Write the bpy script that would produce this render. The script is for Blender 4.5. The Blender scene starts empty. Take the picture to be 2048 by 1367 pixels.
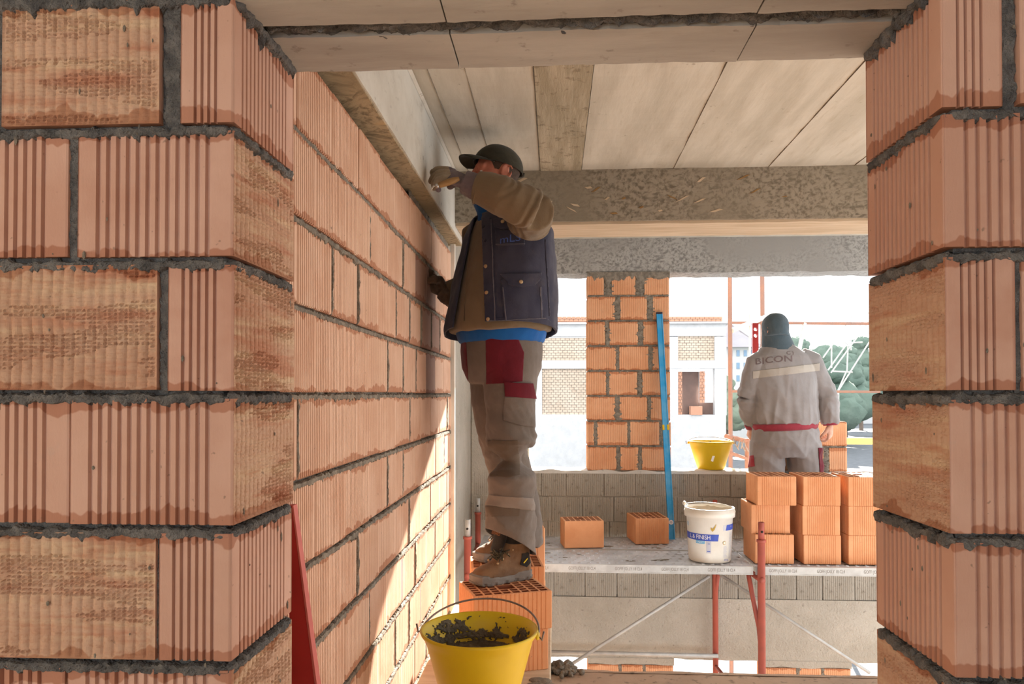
import bpy, bmesh, math, random
from mathutils import Vector, Matrix, noise
from mathutils.bvhtree import BVHTree
from math import sin, cos, pi, radians, sqrt, atan2
random.seed(7)
S = bpy.context.scene
C = S.collection
V = Vector

# ------------------------------------------------------------------ camera
F = 1493.0                      # focal length in pixels of the 2048 px wide frame
YAW, PITCH, SHIFT = 0.0575, 0.015, 0.0401
CAM = V((0, 0, 1.207))
cd = bpy.data.cameras.new('camera')
cam = bpy.data.objects.new('camera', cd)
C.objects.link(cam)
cam.location = CAM
cam.rotation_euler = (pi/2 + PITCH, 0, YAW)
cd.sensor_fit = 'HORIZONTAL'
cd.sensor_width = 36.0
cd.lens = F / 2048 * 36
cd.shift_y = SHIFT
cd.clip_start = 0.05
cd.clip_end = 2000
S.camera = cam
RM = Matrix.Rotation(YAW, 3, 'Z') @ Matrix.Rotation(pi/2 + PITCH, 3, 'X')

# ------------------------------------------------------------------ light
SKY, SUN = 3.05, 42.0
w = bpy.data.worlds.new('sky')
S.world = w
w.use_nodes = True
bg = w.node_tree.nodes['Background']
bg.inputs[0].default_value = (0.94, 0.97, 1.0, 1)
bg.inputs[1].default_value = SKY
sd = bpy.data.lights.new('sun', 'SUN')
sd.energy = SUN
sd.color = (1.0, 0.93, 0.82)
sd.angle = 0.012
sun = bpy.data.objects.new('sun', sd)
C.objects.link(sun)
sun.location = (3, 14, 9)
sun.rotation_euler = V((-0.21, -1, -0.45)).to_track_quat('-Z', 'Y').to_euler()
S.view_settings.view_transform = 'Standard'
S.view_settings.look = 'None'
S.view_settings.exposure = 0.0
S.view_settings.gamma = 1.0
S.view_settings.use_curve_mapping = False


def ray(px, py):
    return RM @ V(((px - 1024) / F, -(py - 683.5 - SHIFT * 2048) / F, -1.0))


def at(px, py, Y):              # point on the plane y = Y seen at that pixel
    d = ray(px, py)
    return CAM + d * (Y / d.y)


def dp(px, py, z):              # point at camera depth z
    return CAM + ray(px, py) * z


# ------------------------------------------------------------------ materials
class NT:
    def __init__(s, name):
        s.m = bpy.data.materials.new(name)
        s.m.use_nodes = True
        s.t = s.m.node_tree
        s.b = s.t.nodes['Principled BSDF']

    def n(s, typ, ins=None, **kw):
        nd = s.t.nodes.new('ShaderNode' + typ)
        for k, v in kw.items():
            setattr(nd, k, v)
        for k, v in (ins or {}).items():
            s.set(nd.inputs[k], v)
        return nd

    def set(s, sock, v):
        if isinstance(v, bpy.types.NodeSocket):
            s.t.links.new(v, sock)
        elif isinstance(v, bpy.types.Node):
            s.t.links.new(v.outputs[0], sock)
        else:
            if sock.type == 'RGBA' and len(v) == 3:
                v = (*v, 1)
            sock.default_value = v

    def mix(s, f, a, b, mode='MIX'):
        nd = s.t.nodes.new('ShaderNodeMix')
        nd.data_type = 'RGBA'
        nd.blend_type = mode
        s.set(nd.inputs[0], f)
        s.set(nd.inputs[6], a)
        s.set(nd.inputs[7], b)
        return nd.outputs[2]

    def math(s, op, a, b=0.0, c=0.0):
        nd = s.n('Math', operation=op)
        s.set(nd.inputs[0], a)
        s.set(nd.inputs[1], b)
        s.set(nd.inputs[2], c)
        return nd.outputs[0]

    def ramp(s, v, lo, hi):
        nd = s.n('MapRange', {0: v, 1: lo, 2: hi})
        nd.interpolation_type = 'SMOOTHSTEP'
        return nd.outputs[0]

    def noise(s, vec, scale, detail=4, rough=.55, w=None, dist=0.0):
        nd = s.n('TexNoise', {'Scale': scale, 'Detail': detail, 'Roughness': rough, 'Distortion': dist})
        s.set(nd.inputs['Vector'], vec)
        if w is not None:
            nd.noise_dimensions = '4D'
            s.set(nd.inputs['W'], w)
        return nd.outputs[0]

    def coords(s, kind='Object', scale=(1, 1, 1), rot=(0, 0, 0)):
        tc = s.n('TexCoord')
        mp = s.n('Mapping', {'Scale': scale, 'Rotation': rot})
        s.set(mp.inputs[0], tc.outputs[kind])
        return mp.outputs[0]

    def bump(s, h, strength=.3, dist=.01, prev=None):
        nd = s.n('Bump', {'Height': h, 'Strength': strength, 'Distance': dist})
        if prev is not None:
            s.set(nd.inputs['Normal'], prev)
        return nd.outputs[0]

    def out(s, col, rough=.8, normal=None, metal=0.0, spec=.3):
        s.set(s.b.inputs['Base Color'], col)
        s.set(s.b.inputs['Roughness'], rough)
        s.set(s.b.inputs['Metallic'], metal)
        s.b.inputs['Specular IOR Level'].default_value = spec
        if normal is not None:
            s.set(s.b.inputs['Normal'], normal)
        return s.m


def m_plain(name, c, rough=.6, c2=None, scale=8, bump=.1, bscale=60, metal=0.0, spec=.3, stretch=(1, 1, 1), bdist=.004):
    t = NT(name)
    v = t.coords('Object', stretch)
    c2 = c2 or tuple(x * .8 for x in c)
    col = t.mix(t.ramp(t.noise(v, scale), .3, .7), c, c2)
    nb = t.bump(t.noise(v, bscale, 3), bump, bdist)
    return t.out(col, rough, nb, metal, spec)


def m_brick(name, c1, c2, rough_face=False, hz=.0935, stain=(.74, .58, .50), dust=.25):
    t = NT(name)
    v = t.coords('Object')
    rnd = t.n('ObjectInfo').outputs['Random']
    W = t.math('MULTIPLY', rnd, 37.0)
    base = t.mix(rnd, c1, c2)
    nA = t.noise(v, 6, 4, .6, W)
    base = t.mix(t.ramp(nA, .35, .7), base, tuple(x * y for x, y in zip(c2, (1.08, 1.12, 1.15))))
    sx = t.n('SeparateXYZ', {0: v})
    zab = t.math('ABSOLUTE', sx.outputs[2])
    if rough_face:
        v2 = t.coords('Object', (2, 2, 24))
        nb = t.noise(v2, 1.4, 5, .6, W)
        base = t.mix(t.math('MULTIPLY', t.ramp(nb, .46, .66), .7), base, (.66, .50, .33))
        v3 = t.coords('Object', (4, 4, 30))
        nc = t.noise(v3, 1.3, 3, .6, t.math('ADD', W, 5.0))
        base = t.mix(t.math('MULTIPLY', t.ramp(nc, .50, .68), .75), base, (.46, .20, .12))
        v4 = t.coords('Object', (1, 1, 1.3))
        base = t.mix(t.math('MULTIPLY', t.ramp(t.noise(v4, 130, 3, .7), .50, .68), .35), base, (.40, .18, .09))
    # mortar moisture soaked into the clay along the joints
    nz = t.math('SUBTRACT', t.noise(t.coords('Object', (1, 1, .5)), 16, 3, .6, W), .5)
    e = t.math('ADD', zab, t.math('MULTIPLY', nz, .075))
    e = t.math('ADD', e, t.math('MULTIPLY', t.math('SUBTRACT', rnd, .5), .018))
    st = t.ramp(e, hz * .84, hz * .875)
    base = t.mix(st, base, t.mix(1.0, base, stain, 'MULTIPLY'))
    # grey mortar dust
    nd = t.noise(v, 22, 5, .7, W)
    base = t.mix(t.math('MULTIPLY', t.ramp(nd, .6, .78), dust), base, (.42, .38, .34))
    nd2 = t.noise(v, 95, 2, .5, W)
    base = t.mix(t.math('MULTIPLY', t.ramp(nd2, .70, .76), .6), base, (.22, .15, .11))
    fine = t.noise(t.coords('Object', (1, 1, .35)), 260 if not rough_face else 120, 3, .6)
    nrm = t.bump(fine, .25 if not rough_face else .6, .002)
    return t.out(base, .78, nrm, 0, .22)


def m_osb(name, c1, c2, c3, dark=(.17, .14, .105)):      # concrete cast against strand board
    t = NT(name)
    v = t.coords('Object')
    vo = t.n('TexVoronoi', {'Scale': 15.0})
    t.set(vo.inputs['Vector'], v)
    cs = t.n('SeparateColor', {0: vo.outputs['Color']})
    hs = []
    for i, (rx, ry) in enumerate(((.5, .3), (-.6, 1.2), (1.3, -.7))):
        vv = t.coords('Object', (5, 5, 5), (rx, ry, rx * 2 + ry))
        st = t.n('Mapping', {'Scale': (11, 2.6, 11)})
        t.set(st.inputs[0], vv)
        hs.append(t.noise(st.outputs[0], 1.0, 4, .6))
    a = t.mix(t.ramp(cs.outputs[0], .3, .36), hs[0], hs[1])
    a = t.mix(t.ramp(cs.outputs[1], .6, .66), a, hs[2])
    col = t.mix(t.ramp(a, .32, .60), dark, c1)
    col = t.mix(t.ramp(t.noise(v, 1.6, 3), .4, .68), col, c2)
    col = t.mix(t.math('MULTIPLY', t.ramp(t.noise(v, 5.5, 2, .5, 3.3), .68, .72), .8), col, c3)
    return t.out(col, .9, t.bump(a, .45, .006), 0, .15)


def m_concrete(name, c1, c2, streak=(1, 1, 1), dirt=(.30, .27, .22), bump=.25, pits=.62, grit=0.0):
    t = NT(name)
    v = t.coords('Object')
    vs = t.coords('Object', streak)
    col = t.mix(t.ramp(t.noise(vs, 2.2, 6, .62), .35, .68), c1, c2)
    col = t.mix(t.math('MULTIPLY', t.ramp(t.noise(vs, 7, 6, .7, 2.0), .55, .75), .5), col, dirt)
    col = t.mix(t.math('MULTIPLY', t.ramp(t.noise(v, 26, 4, .6), pits, pits + .1), .55), col, tuple(x * .6 for x in dirt))
    nb = t.bump(t.noise(vs, 18, 6, .65), bump, .008)
    if grit:
        nb = t.bump(t.noise(v, 62, 4, .65), grit, .012, nb)
    return t.out(col, .85, nb, 0, .2)


def m_cloth(name, c1, c2, scale=5, weave=420, bump=.25, dust=None):
    t = NT(name)
    v = t.coords('Object')
    col = t.mix(t.ramp(t.noise(v, scale, 5, .6), .32, .7), c1, c2)
    if dust:
        col = t.mix(t.math('MULTIPLY', t.ramp(t.noise(v, 11, 6, .7, 1.0), .5, .75), .55), col, dust)
    nb = t.bump(t.noise(v, weave, 2, .6), bump, .002)
    nb = t.bump(t.noise(v, 28, 3, .6), .22, .008, nb)
    t.b.inputs['Sheen Weight'].default_value = .15
    return t.out(col, .92, nb, 0, .15)


M = {}
M['brick'] = m_brick('clay_ribbed', (.54, .30, .22), (.60, .37, .28))
M['brick_pillar'] = m_brick('clay_pillar', (.64, .31, .16), (.68, .37, .21))
M['brick_wall'] = m_brick('clay_ribbed_pale', (.61, .365, .245), (.655, .43, .305))
M['brick_rough'] = m_brick('clay_combed', (.50, .295, .195), (.55, .355, .245), True)
M['brick_loose'] = m_brick('clay_fresh', (.64, .28, .125), (.68, .33, .165), hz=.2, dust=.12)
M['hole_dark'] = m_plain('hole_shade', (.30, .095, .045), .9, bump=.2)  # dark stand-in for the shade inside brick and deck holes
M['mortar'] = m_plain('mortar_dark', (.105, .105, .105), .95, (.215, .21, .20), 34, 1.0, 210, spec=.1, bdist=.008)
M['mortar_wall'] = m_plain('mortar_brown', (.16, .14, .115), .95, (.29, .255, .205), 30, .9, 190, spec=.1, bdist=.006)
M['mortar_wet'] = m_plain('mortar_wet', (.075, .062, .042), .75, (.14, .118, .08), 24, .9, 90, spec=.3, bdist=.01)
M['lintel'] = m_concrete('lintel_concrete', (.45, .435, .40), (.34, .325, .295), (.6, 3, 3), bump=.3)
M['soffit'] = m_concrete('soffit_concrete', (.58, .55, .475), (.46, .43, .36), (3.2, .5, 1), (.36, .31, .22), .15, .66)
M['soffit_strip'] = m_concrete('soffit_board_strip', (.33, .285, .20), (.46, .40, .30), (8, .8, 1), (.26, .21, .14), .4, .56)
M['beam_side'] = m_concrete('beam_side_concrete', (.62, .60, .54), (.47, .44, .38), (1, .7, 1), (.30, .27, .22), .2)
M['osb'] = m_osb('board_marked_concrete', (.33, .29, .23), (.26, .228, .175), (.56, .34, .17), (.155, .132, .10))
M['osb_tan'] = m_osb('board_marked_tan', (.40, .315, .20), (.29, .235, .15), (.50, .36, .20), (.19, .15, .095))
M['osb_grey'] = m_osb('board_marked_grey', (.37, .36, .34), (.29, .28, .265), (.37, .36, .34), (.175, .17, .16))
M['timber'] = m_plain('raw_board', (.60, .48, .345), .85, (.48, .37, .25), 6, .4, 60, stretch=(.4, 4, 4))
M['plaster'] = m_concrete('rough_plaster', (.47, .43, .365), (.39, .355, .295), (1, 1, 1), (.31, .275, .22), 1.0, .62, .8)
M['block'] = m_concrete('grey_block', (.43, .395, .335), (.34, .31, .26), (1, 1, 1), (.26, .225, .175), .9, .58, .5)
M['sill'] = m_concrete('sill_mortar', (.62, .60, .55), (.5, .48, .44), bump=.5)
M['floor'] = m_concrete('floor_screed', (.47, .335, .24), (.38, .27, .195), (1, 1, 1), (.20, .155, .12), .35, .57)
M['galv'] = m_plain('galvanised', (.50, .49, .46), .5, (.40, .385, .36), 14, .12, 70, .25, .5)
M['deckm'] = m_plain('galvanised_deck', (.62, .64, .67), .55, (.48, .49, .51), 7, .3, 40, .2, .5)
M['redpost'] = m_plain('red_paint', (.42, .10, .07), .55, (.34, .09, .065), 9, .15, 60)
M['redboard'] = m_plain('red_board_paint', (.40, .022, .018), .45, (.33, .02, .017), 5, .1, 40)
M['pinkedge'] = m_plain('red_board_edge', (.58, .16, .13), .6, (.5, .12, .1), 8, .1, 40)
M['orangepost'] = m_plain('rusty_orange_tube', (.27, .135, .09), .7, (.21, .125, .10), 7, .2, 50)
M['yellow'] = m_plain('yellow_rubber', (.68, .49, .008), .45, (.60, .41, .006), 5, .08, 40, spec=.4)
M['white_pl'] = m_plain('white_tub_plastic', (.80, .76, .68), .5, (.70, .65, .56), 6, .06, 40, spec=.4)
M['blue_pr'] = m_plain('blue_print', (.05, .09, .45), .5, (.06, .1, .42))
M['cyan_pr'] = m_plain('cyan_print', (.12, .42, .68), .5, (.14, .44, .7))
M['gold_pr'] = m_plain('gold_print', (.50, .34, .06), .5, (.46, .3, .05))
M['grey_pr'] = m_plain('grey_print', (.50, .50, .56), .5, (.54, .54, .6))
M['stamp'] = m_plain('stamped_ink', (.20, .18, .15), .7, (.26, .23, .2))
M['white_pr'] = m_plain('white_print', (.85, .85, .85), .5, (.82, .82, .82))
M['bluelevel'] = m_plain('blue_anodised', (.02, .30, .62), .4, (.10, .36, .62), 12, .1, 40)
M['cement_white'] = m_plain('dried_filler', (.62, .50, .36), .9, (.5, .42, .32), 20, .6, 60)
M['wire'] = m_plain('wire_steel', (.26, .22, .19), .5, (.2, .16, .14), 20, .1, 60, .5, .5)
M['skin'] = m_plain('skin', (.52, .20, .13), .55, (.44, .15, .10), 30, .12, 200)
M['skin_pale'] = m_plain('skin_pale', (.62, .36, .26), .55, (.55, .29, .20), 30, .12, 200)
M['hair'] = m_plain('short_hair', (.075, .045, .03), .8, (.05, .03, .02), 60, .5, 300)
M['eye'] = m_plain('eye_white', (.75, .72, .68), .3, (.7, .66, .62))
M['lip'] = m_plain('lip', (.42, .13, .10), .5, (.38, .11, .09))
M['cap'] = m_cloth('cap_cloth', (.028, .027, .018), (.05, .045, .03), 9, 300)
M['fleece'] = m_cloth('fleece_brown', (.19, .138, .084), (.155, .112, .068), 6, 520, .5)
M['navy'] = m_cloth('vest_navy', (.032, .034, .060), (.052, .051, .074), 5, 380, .3, (.085, .074, .076))
M['navy_dark'] = m_cloth('vest_trim', (.022, .022, .038), (.034, .032, .05), 9, 380, .3)
M['logo_blue'] = m_cloth('embroidery_blue', (.09, .15, .42), (.07, .12, .36), 40, 500, .3)
M['stitch'] = m_cloth('pale_stitching', (.10, .095, .115), (.13, .12, .14), 90, 500, .3)
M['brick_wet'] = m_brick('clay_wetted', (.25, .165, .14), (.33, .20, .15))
M['bluecloth'] = m_cloth('shirt_blue', (.012, .11, .36), (.012, .09, .30), 9, 380, .2)
M['trouser'] = m_cloth('trousers_grey', (.175, .145, .125), (.13, .107, .09), 5, 420, .3, (.225, .195, .17))
M['trouser_dark'] = m_cloth('trousers_patch', (.125, .095, .072), (.10, .075, .056), 7, 420, .3)
M['trouser_band'] = m_cloth('trousers_band', (.25, .21, .18), (.20, .165, .14), 7, 420, .2)
M['maroon'] = m_cloth('maroon_cloth', (.135, .012, .022), (.105, .010, .018), 8, 420, .25)
M['maroon2'] = m_cloth('maroon_rib', (.34, .05, .07), (.27, .035, .055), 8, 300, .5)
M['glove'] = m_cloth('glove_mauve', (.125, .10, .115), (.16, .13, .14), 14, 420, .4, (.24, .19, .14))
M['glove_dark'] = m_cloth('glove_brown', (.10, .062, .04), (.15, .10, .066), 16, 420, .4, (.26, .2, .14))
M['glove_tip'] = m_cloth('glove_dipped', (.30, .245, .175), (.23, .18, .125), 14, 300, .4)
M['boot'] = m_cloth('boot_suede', (.205, .118, .062), (.155, .085, .045), 12, 500, .4, (.30, .22, .15))
M['sole'] = m_plain('boot_sole', (.17, .145, .125), .85, (.25, .215, .185), 12, .5, 60)
M['black'] = m_cloth('black_textile', (.016, .014, .013), (.03, .026, .022), 20, 400, .3)
M['lace'] = m_cloth('lace', (.10, .085, .045), (.022, .02, .016), 130, 600, .3)
M['yellow_tab'] = m_plain('yellow_tab', (.75, .52, .02), .6, (.7, .48, .02))
M['orange_pr'] = m_plain('orange_print', (.42, .17, .06), .7, (.38, .15, .05))
M['brass'] = m_plain('brass_snap', (.52, .38, .22), .45, (.42, .30, .17), 40, .1, 90, .6, .5)
M['wood'] = m_plain('tool_handle', (.30, .18, .07), .5, (.24, .135, .05), 12, .2, 50, stretch=(1, 1, 5))
M['steel'] = m_plain('tool_steel', (.62, .61, .58), .3, (.5, .49, .47), 30, .1, 60, .9, .5)
M['jacket'] = m_cloth('jacket_grey', (.31, .29, .285), (.255, .235, .23), 5, 300, .3)
M['jacket_band'] = m_cloth('jacket_reflective', (.44, .40, .35), (.40, .36, .32), 8, 300, .2)
M['jacket_print'] = m_cloth('jacket_lettering', (.16, .12, .12), (.19, .14, .14), 12, 300, .2)
M['beanie'] = m_cloth('beanie_knit', (.07, .10, .12), (.09, .12, .14), 14, 260, .6)
M['far_conc'] = m_concrete('far_concrete_hazed', (.58, .58, .58), (.51, .51, .51), bump=.1)  # paler than bare concrete: the haze is put into the colour
M['far_brick'] = m_plain('far_brick', (.60, .49, .39), .9, (.53, .42, .32), .9, .1, 4)  # clay lightened to carry the haze in its base colour
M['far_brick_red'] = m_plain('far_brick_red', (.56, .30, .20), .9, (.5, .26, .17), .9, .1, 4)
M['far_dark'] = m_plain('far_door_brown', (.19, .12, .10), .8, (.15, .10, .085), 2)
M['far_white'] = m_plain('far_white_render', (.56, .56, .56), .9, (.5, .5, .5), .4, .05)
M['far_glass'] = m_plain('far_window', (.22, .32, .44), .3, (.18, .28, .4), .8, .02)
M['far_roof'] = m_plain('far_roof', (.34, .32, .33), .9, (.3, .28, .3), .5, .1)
M['foliage'] = m_plain('foliage_hazed', (.12, .17, .14), .95, (.17, .22, .18), .25, .5, 1.2, spec=.05, bdist=.3)  # both foliage greens lightened, haze mixed into their colour
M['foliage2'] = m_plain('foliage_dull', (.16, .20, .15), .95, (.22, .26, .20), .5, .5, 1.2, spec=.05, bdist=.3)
M['bark'] = m_plain('bark', (.2, .15, .12), .95, (.16, .12, .1), 3, .4, 10)
M['ground'] = m_concrete('yard_ground', (.13, .14, .155), (.10, .11, .12), bump=.3)
M['snowboard'] = m_plain('yellow_timber', (.66, .55, .16), .7, (.58, .48, .14), 5, .2, 40)


# ------------------------------------------------------------------ geometry helpers
def obj(name, bm, mat=None, parent=None, smooth=False, loc=None, recalc=True):
    if isinstance(bm, bmesh.types.BMesh):
        me = bpy.data.meshes.new(name)
        if recalc:
            bmesh.ops.recalc_face_normals(bm, faces=bm.faces)
        bm.to_mesh(me)
        bm.free()
    else:
        me = bm
    if mat is not None:
        if not isinstance(mat, (list, tuple)):
            mat = [mat]
        if len(me.materials) == 0:
            for x in mat:
                me.materials.append(M[x] if isinstance(x, str) else x)
    if smooth:
        me.polygons.foreach_set('use_smooth', [True] * len(me.polygons))
    o = bpy.data.objects.new(name, me)
    C.objects.link(o)
    if parent is not None:
        o.parent = parent
    if loc is not None:
        o.location = loc
    return o


def tag(o, label, cat, group=None):
    o['label'] = label
    o['category'] = cat
    if group:
        o['group'] = group
    return o


def empty(name, loc=(0, 0, 0), rz=0.0):
    o = bpy.data.objects.new(name, None)
    C.objects.link(o)
    o.location = loc
    o.rotation_euler = (0, 0, rz)
    o.empty_display_size = .1
    return o


def thing(name, label, cat, loc=(0, 0, 0), rz=0.0, group=None):
    return tag(empty(name, loc, rz), label, cat, group)


def struct(o):
    o['kind'] = 'structure'
    return o


def nbm():
    return bmesh.new()


def box(bm, x0, x1, y0, y1, z0, z1, mtx=None, mi=0):
    vs = [bm.verts.new((x, y, z)) for z in (z0, z1) for (x, y) in ((x0, y0), (x1, y0), (x1, y1), (x0, y1))]
    if mtx is not None:
        for v in vs:
            v.co = mtx @ v.co
    for f in ((3, 2, 1, 0), (4, 5, 6, 7), (0, 1, 5, 4), (1, 2, 6, 5), (2, 3, 7, 6), (3, 0, 4, 7)):
        bm.faces.new([vs[i] for i in f]).material_index = mi
    return vs


def bbox(x0, x1, y0, y1, z0, z1, bev=.004):
    bm = nbm()
    box(bm, x0, x1, y0, y1, z0, z1)
    if bev:
        bmesh.ops.bevel(bm, geom=list(bm.edges), offset=bev, segments=1, affect='EDGES')
    return bm


def frame(d, hint=V((0, 0, 1))):
    d = d.normalized()
    u = d.cross(hint)
    if u.length < 1e-4:
        u = d.cross(V((1, 0, 0)))
    u.normalize()
    return u, u.cross(d).normalized()


def limb(bm, pts, rad, seg=16, hint=V((0, 0, 1)), cap=True, axes=None):
    """tapering tube; rad is a number or (a, b) per point; axes fixes the section directions"""
    rings = []
    n = len(pts)
    pts = [V(p) for p in pts]
    for i, p in enumerate(pts):
        d = (pts[min(i + 1, n - 1)] - pts[max(i - 1, 0)])
        if axes:
            u, v = axes
        else:
            u, v = frame(d, hint)
        r = rad[i] if isinstance(rad, (list, tuple)) else rad
        a, b = r if isinstance(r, (list, tuple)) else (r, r)
        rings.append([bm.verts.new(p + u * (a * cos(2 * pi * k / seg)) + v * (b * sin(2 * pi * k / seg))) for k in range(seg)])
    for a, b in zip(rings, rings[1:]):
        for k in range(seg):
            bm.faces.new((a[k], a[(k + 1) % seg], b[(k + 1) % seg], b[k]))
    if cap:
        bm.faces.new(rings[0][::-1])
        bm.faces.new(rings[-1])
    return rings


def tube(p0, p1, r, seg=10):
    bm = nbm()
    limb(bm, [p0, p1], r, seg)
    return bm


def ball(bm, c, r, su=16, sv=10, mtx=None):
    r = r if isinstance(r, (list, tuple)) else (r, r, r)
    m = Matrix.Translation(V(c)) @ (mtx.to_4x4() if mtx is not None else Matrix.Identity(4)) @ Matrix.Diagonal((*r, 1))
    bmesh.ops.create_uvsphere(bm, u_segments=su, v_segments=sv, radius=1, matrix=m)


def lathe(bm, prof, seg=48, c=(0, 0, 0)):
    rings = [[bm.verts.new((c[0] + r * cos(2 * pi * k / seg), c[1] + r * sin(2 * pi * k / seg), c[2] + z)) for k in range(seg)] for r, z in prof]
    for a, b in zip(rings, rings[1:]):
        for k in range(seg):
            bm.faces.new((a[k], a[(k + 1) % seg], b[(k + 1) % seg], b[k]))
    return rings


def extrude_poly(bm, pts, off):          # pts: ordered 3-D loop, off: vector
    a = [bm.verts.new(p) for p in pts]
    b = [bm.verts.new(V(p) + V(off)) for p in pts]
    n = len(a)
    bm.faces.new(a)
    bm.faces.new(b[::-1])
    for i in range(n):
        bm.faces.new((a[i], b[i], b[(i + 1) % n], a[(i + 1) % n]))


def evaluated(o):
    dg = bpy.context.evaluated_depsgraph_get()
    me = bpy.data.meshes.new_from_object(o.evaluated_get(dg), depsgraph=dg)
    bpy.data.objects.remove(o)
    return me


def fuse(bm, voxel, smooth=4, factor=.5):
    """join overlapping closed shapes into one continuous surface"""
    o = obj('tmp', bm)
    m = o.modifiers.new('r', 'REMESH')
    m.mode = 'VOXEL'
    m.voxel_size = voxel
    if smooth:
        s = o.modifiers.new('s', 'SMOOTH')
        s.iterations = smooth
        s.factor = factor
    bpy.context.view_layer.update()
    me = evaluated(o)
    b = nbm()
    b.from_mesh(me)
    bpy.data.meshes.remove(me)
    return b


def push(bm, fn):
    bm.normal_update()
    ns = [(v, v.normal.copy(), v.co.copy()) for v in bm.verts]
    for v, n, c in ns:
        v.co = c + n * fn(c)


def thicken(bm, t, recalc=True):
    o = obj('tmp', bm, recalc=recalc)
    m = o.modifiers.new('s', 'SOLIDIFY')
    m.thickness = t
    m.offset = 1
    bpy.context.view_layer.update()
    me = evaluated(o)
    b = nbm()
    b.from_mesh(me)
    bpy.data.meshes.remove(me)
    return b


def cut(bm, co, no, faces=None, clear=True):
    fs = faces if faces is not None else list(bm.faces)
    es = {e for f in fs for e in f.edges}
    vs = {v for f in fs for v in f.verts}
    bmesh.ops.bisect_plane(bm, geom=list(vs) + list(es) + list(fs), plane_co=co, plane_no=no, clear_outer=clear, dist=1e-5)


def patch(src, poly, off=.003, thick=.003, keep=True, facing=True):
    """piece of cloth sewn on: the part of the garment inside a convex seam outline"""
    bm = src.copy()
    n = len(poly)
    cx = sum(p[0] for p in poly) / n
    cy = sum(p[1] for p in poly) / n
    mid = ray(cx, cy)
    planes = []
    for i in range(n):
        a, b = ray(*poly[i]), ray(*poly[(i + 1) % n])
        no = a.cross(b).normalized()
        if no.dot(mid) > 0:
            no = -no
        planes.append(no)
        cut(bm, CAM, no, clear=keep)
    bm.normal_update()
    kill = []
    for f in bm.faces:
        c = f.calc_center_median()
        inside = all((c - CAM).dot(p) < 1e-6 for p in planes)
        front = f.normal.dot(c - CAM) < 0 or not facing
        if keep:
            if not (inside and front):
                kill.append(f)
        elif inside and front:
            kill.append(f)
    bmesh.ops.delete(bm, geom=kill, context='FACES')
    if keep:
        bm.normal_update()
        for v in bm.verts:
            v.co += v.normal * off
        seen, best = set(), []        # keep the largest piece only
        for f in bm.faces:
            if f in seen:
                continue
            isl, todo = [], [f]
            seen.add(f)
            while todo:
                g = todo.pop()
                isl.append(g)
                for e in g.edges:
                    for h in e.link_faces:
                        if h not in seen:
                            seen.add(h)
                            todo.append(h)
            if len(isl) > len(best):
                best = isl
        best = set(best)
        bmesh.ops.delete(bm, geom=[f for f in bm.faces if f not in best], context='FACES')
        bm = thicken(bm, thick, False)
    return bm


def bvh(bm):
    bm.normal_update()
    return BVHTree.FromBMesh(bm)


def hit(tree, px, py):
    r = tree.ray_cast(CAM, ray(px, py).normalized())
    return r[0], r[1]


def text_mesh(s, size, extrude=.0005):
    cu = bpy.data.curves.new('lettering', 'FONT')
    cu.body = s
    cu.size = size
    cu.extrude = extrude
    cu.align_x = 'CENTER'
    cu.align_y = 'CENTER'
    cu.resolution_u = 3
    o = bpy.data.objects.new('tmp', cu)
    C.objects.link(o)
    bpy.context.view_layer.update()
    me = evaluated(o)
    b = nbm()
    b.from_mesh(me)
    bpy.data.meshes.remove(me)
    return b


# ------------------------------------------------------------------ bricks
def outline(L, D, nx, ny, d=.004, m=.028, ch=.004):
    pts = []
    cs = [V((-L/2, -D/2)), V((L/2, -D/2)), V((L/2, D/2)), V((-L/2, D/2))]
    for i in range(4):
        a, b = cs[i], cs[(i + 1) % 4]
        t = (b - a).normalized()
        nin = V((-t.y, t.x))
        ln = (b - a).length
        n = (nx, ny)[i % 2]
        mm = min(m, ln * .2)
        pts.append(a + t * ch)
        if n:
            p = (ln - 2 * mm) / n
            for k in range(n):
                s = mm + k * p
                pts += [a + t * (s), a + t * (s + .10 * p) + nin * d, a + t * (s + .34 * p) + nin * d, a + t * (s + .46 * p) + nin * .0004]
        pts.append(b - t * ch)
    return pts


_bc = {}


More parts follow.
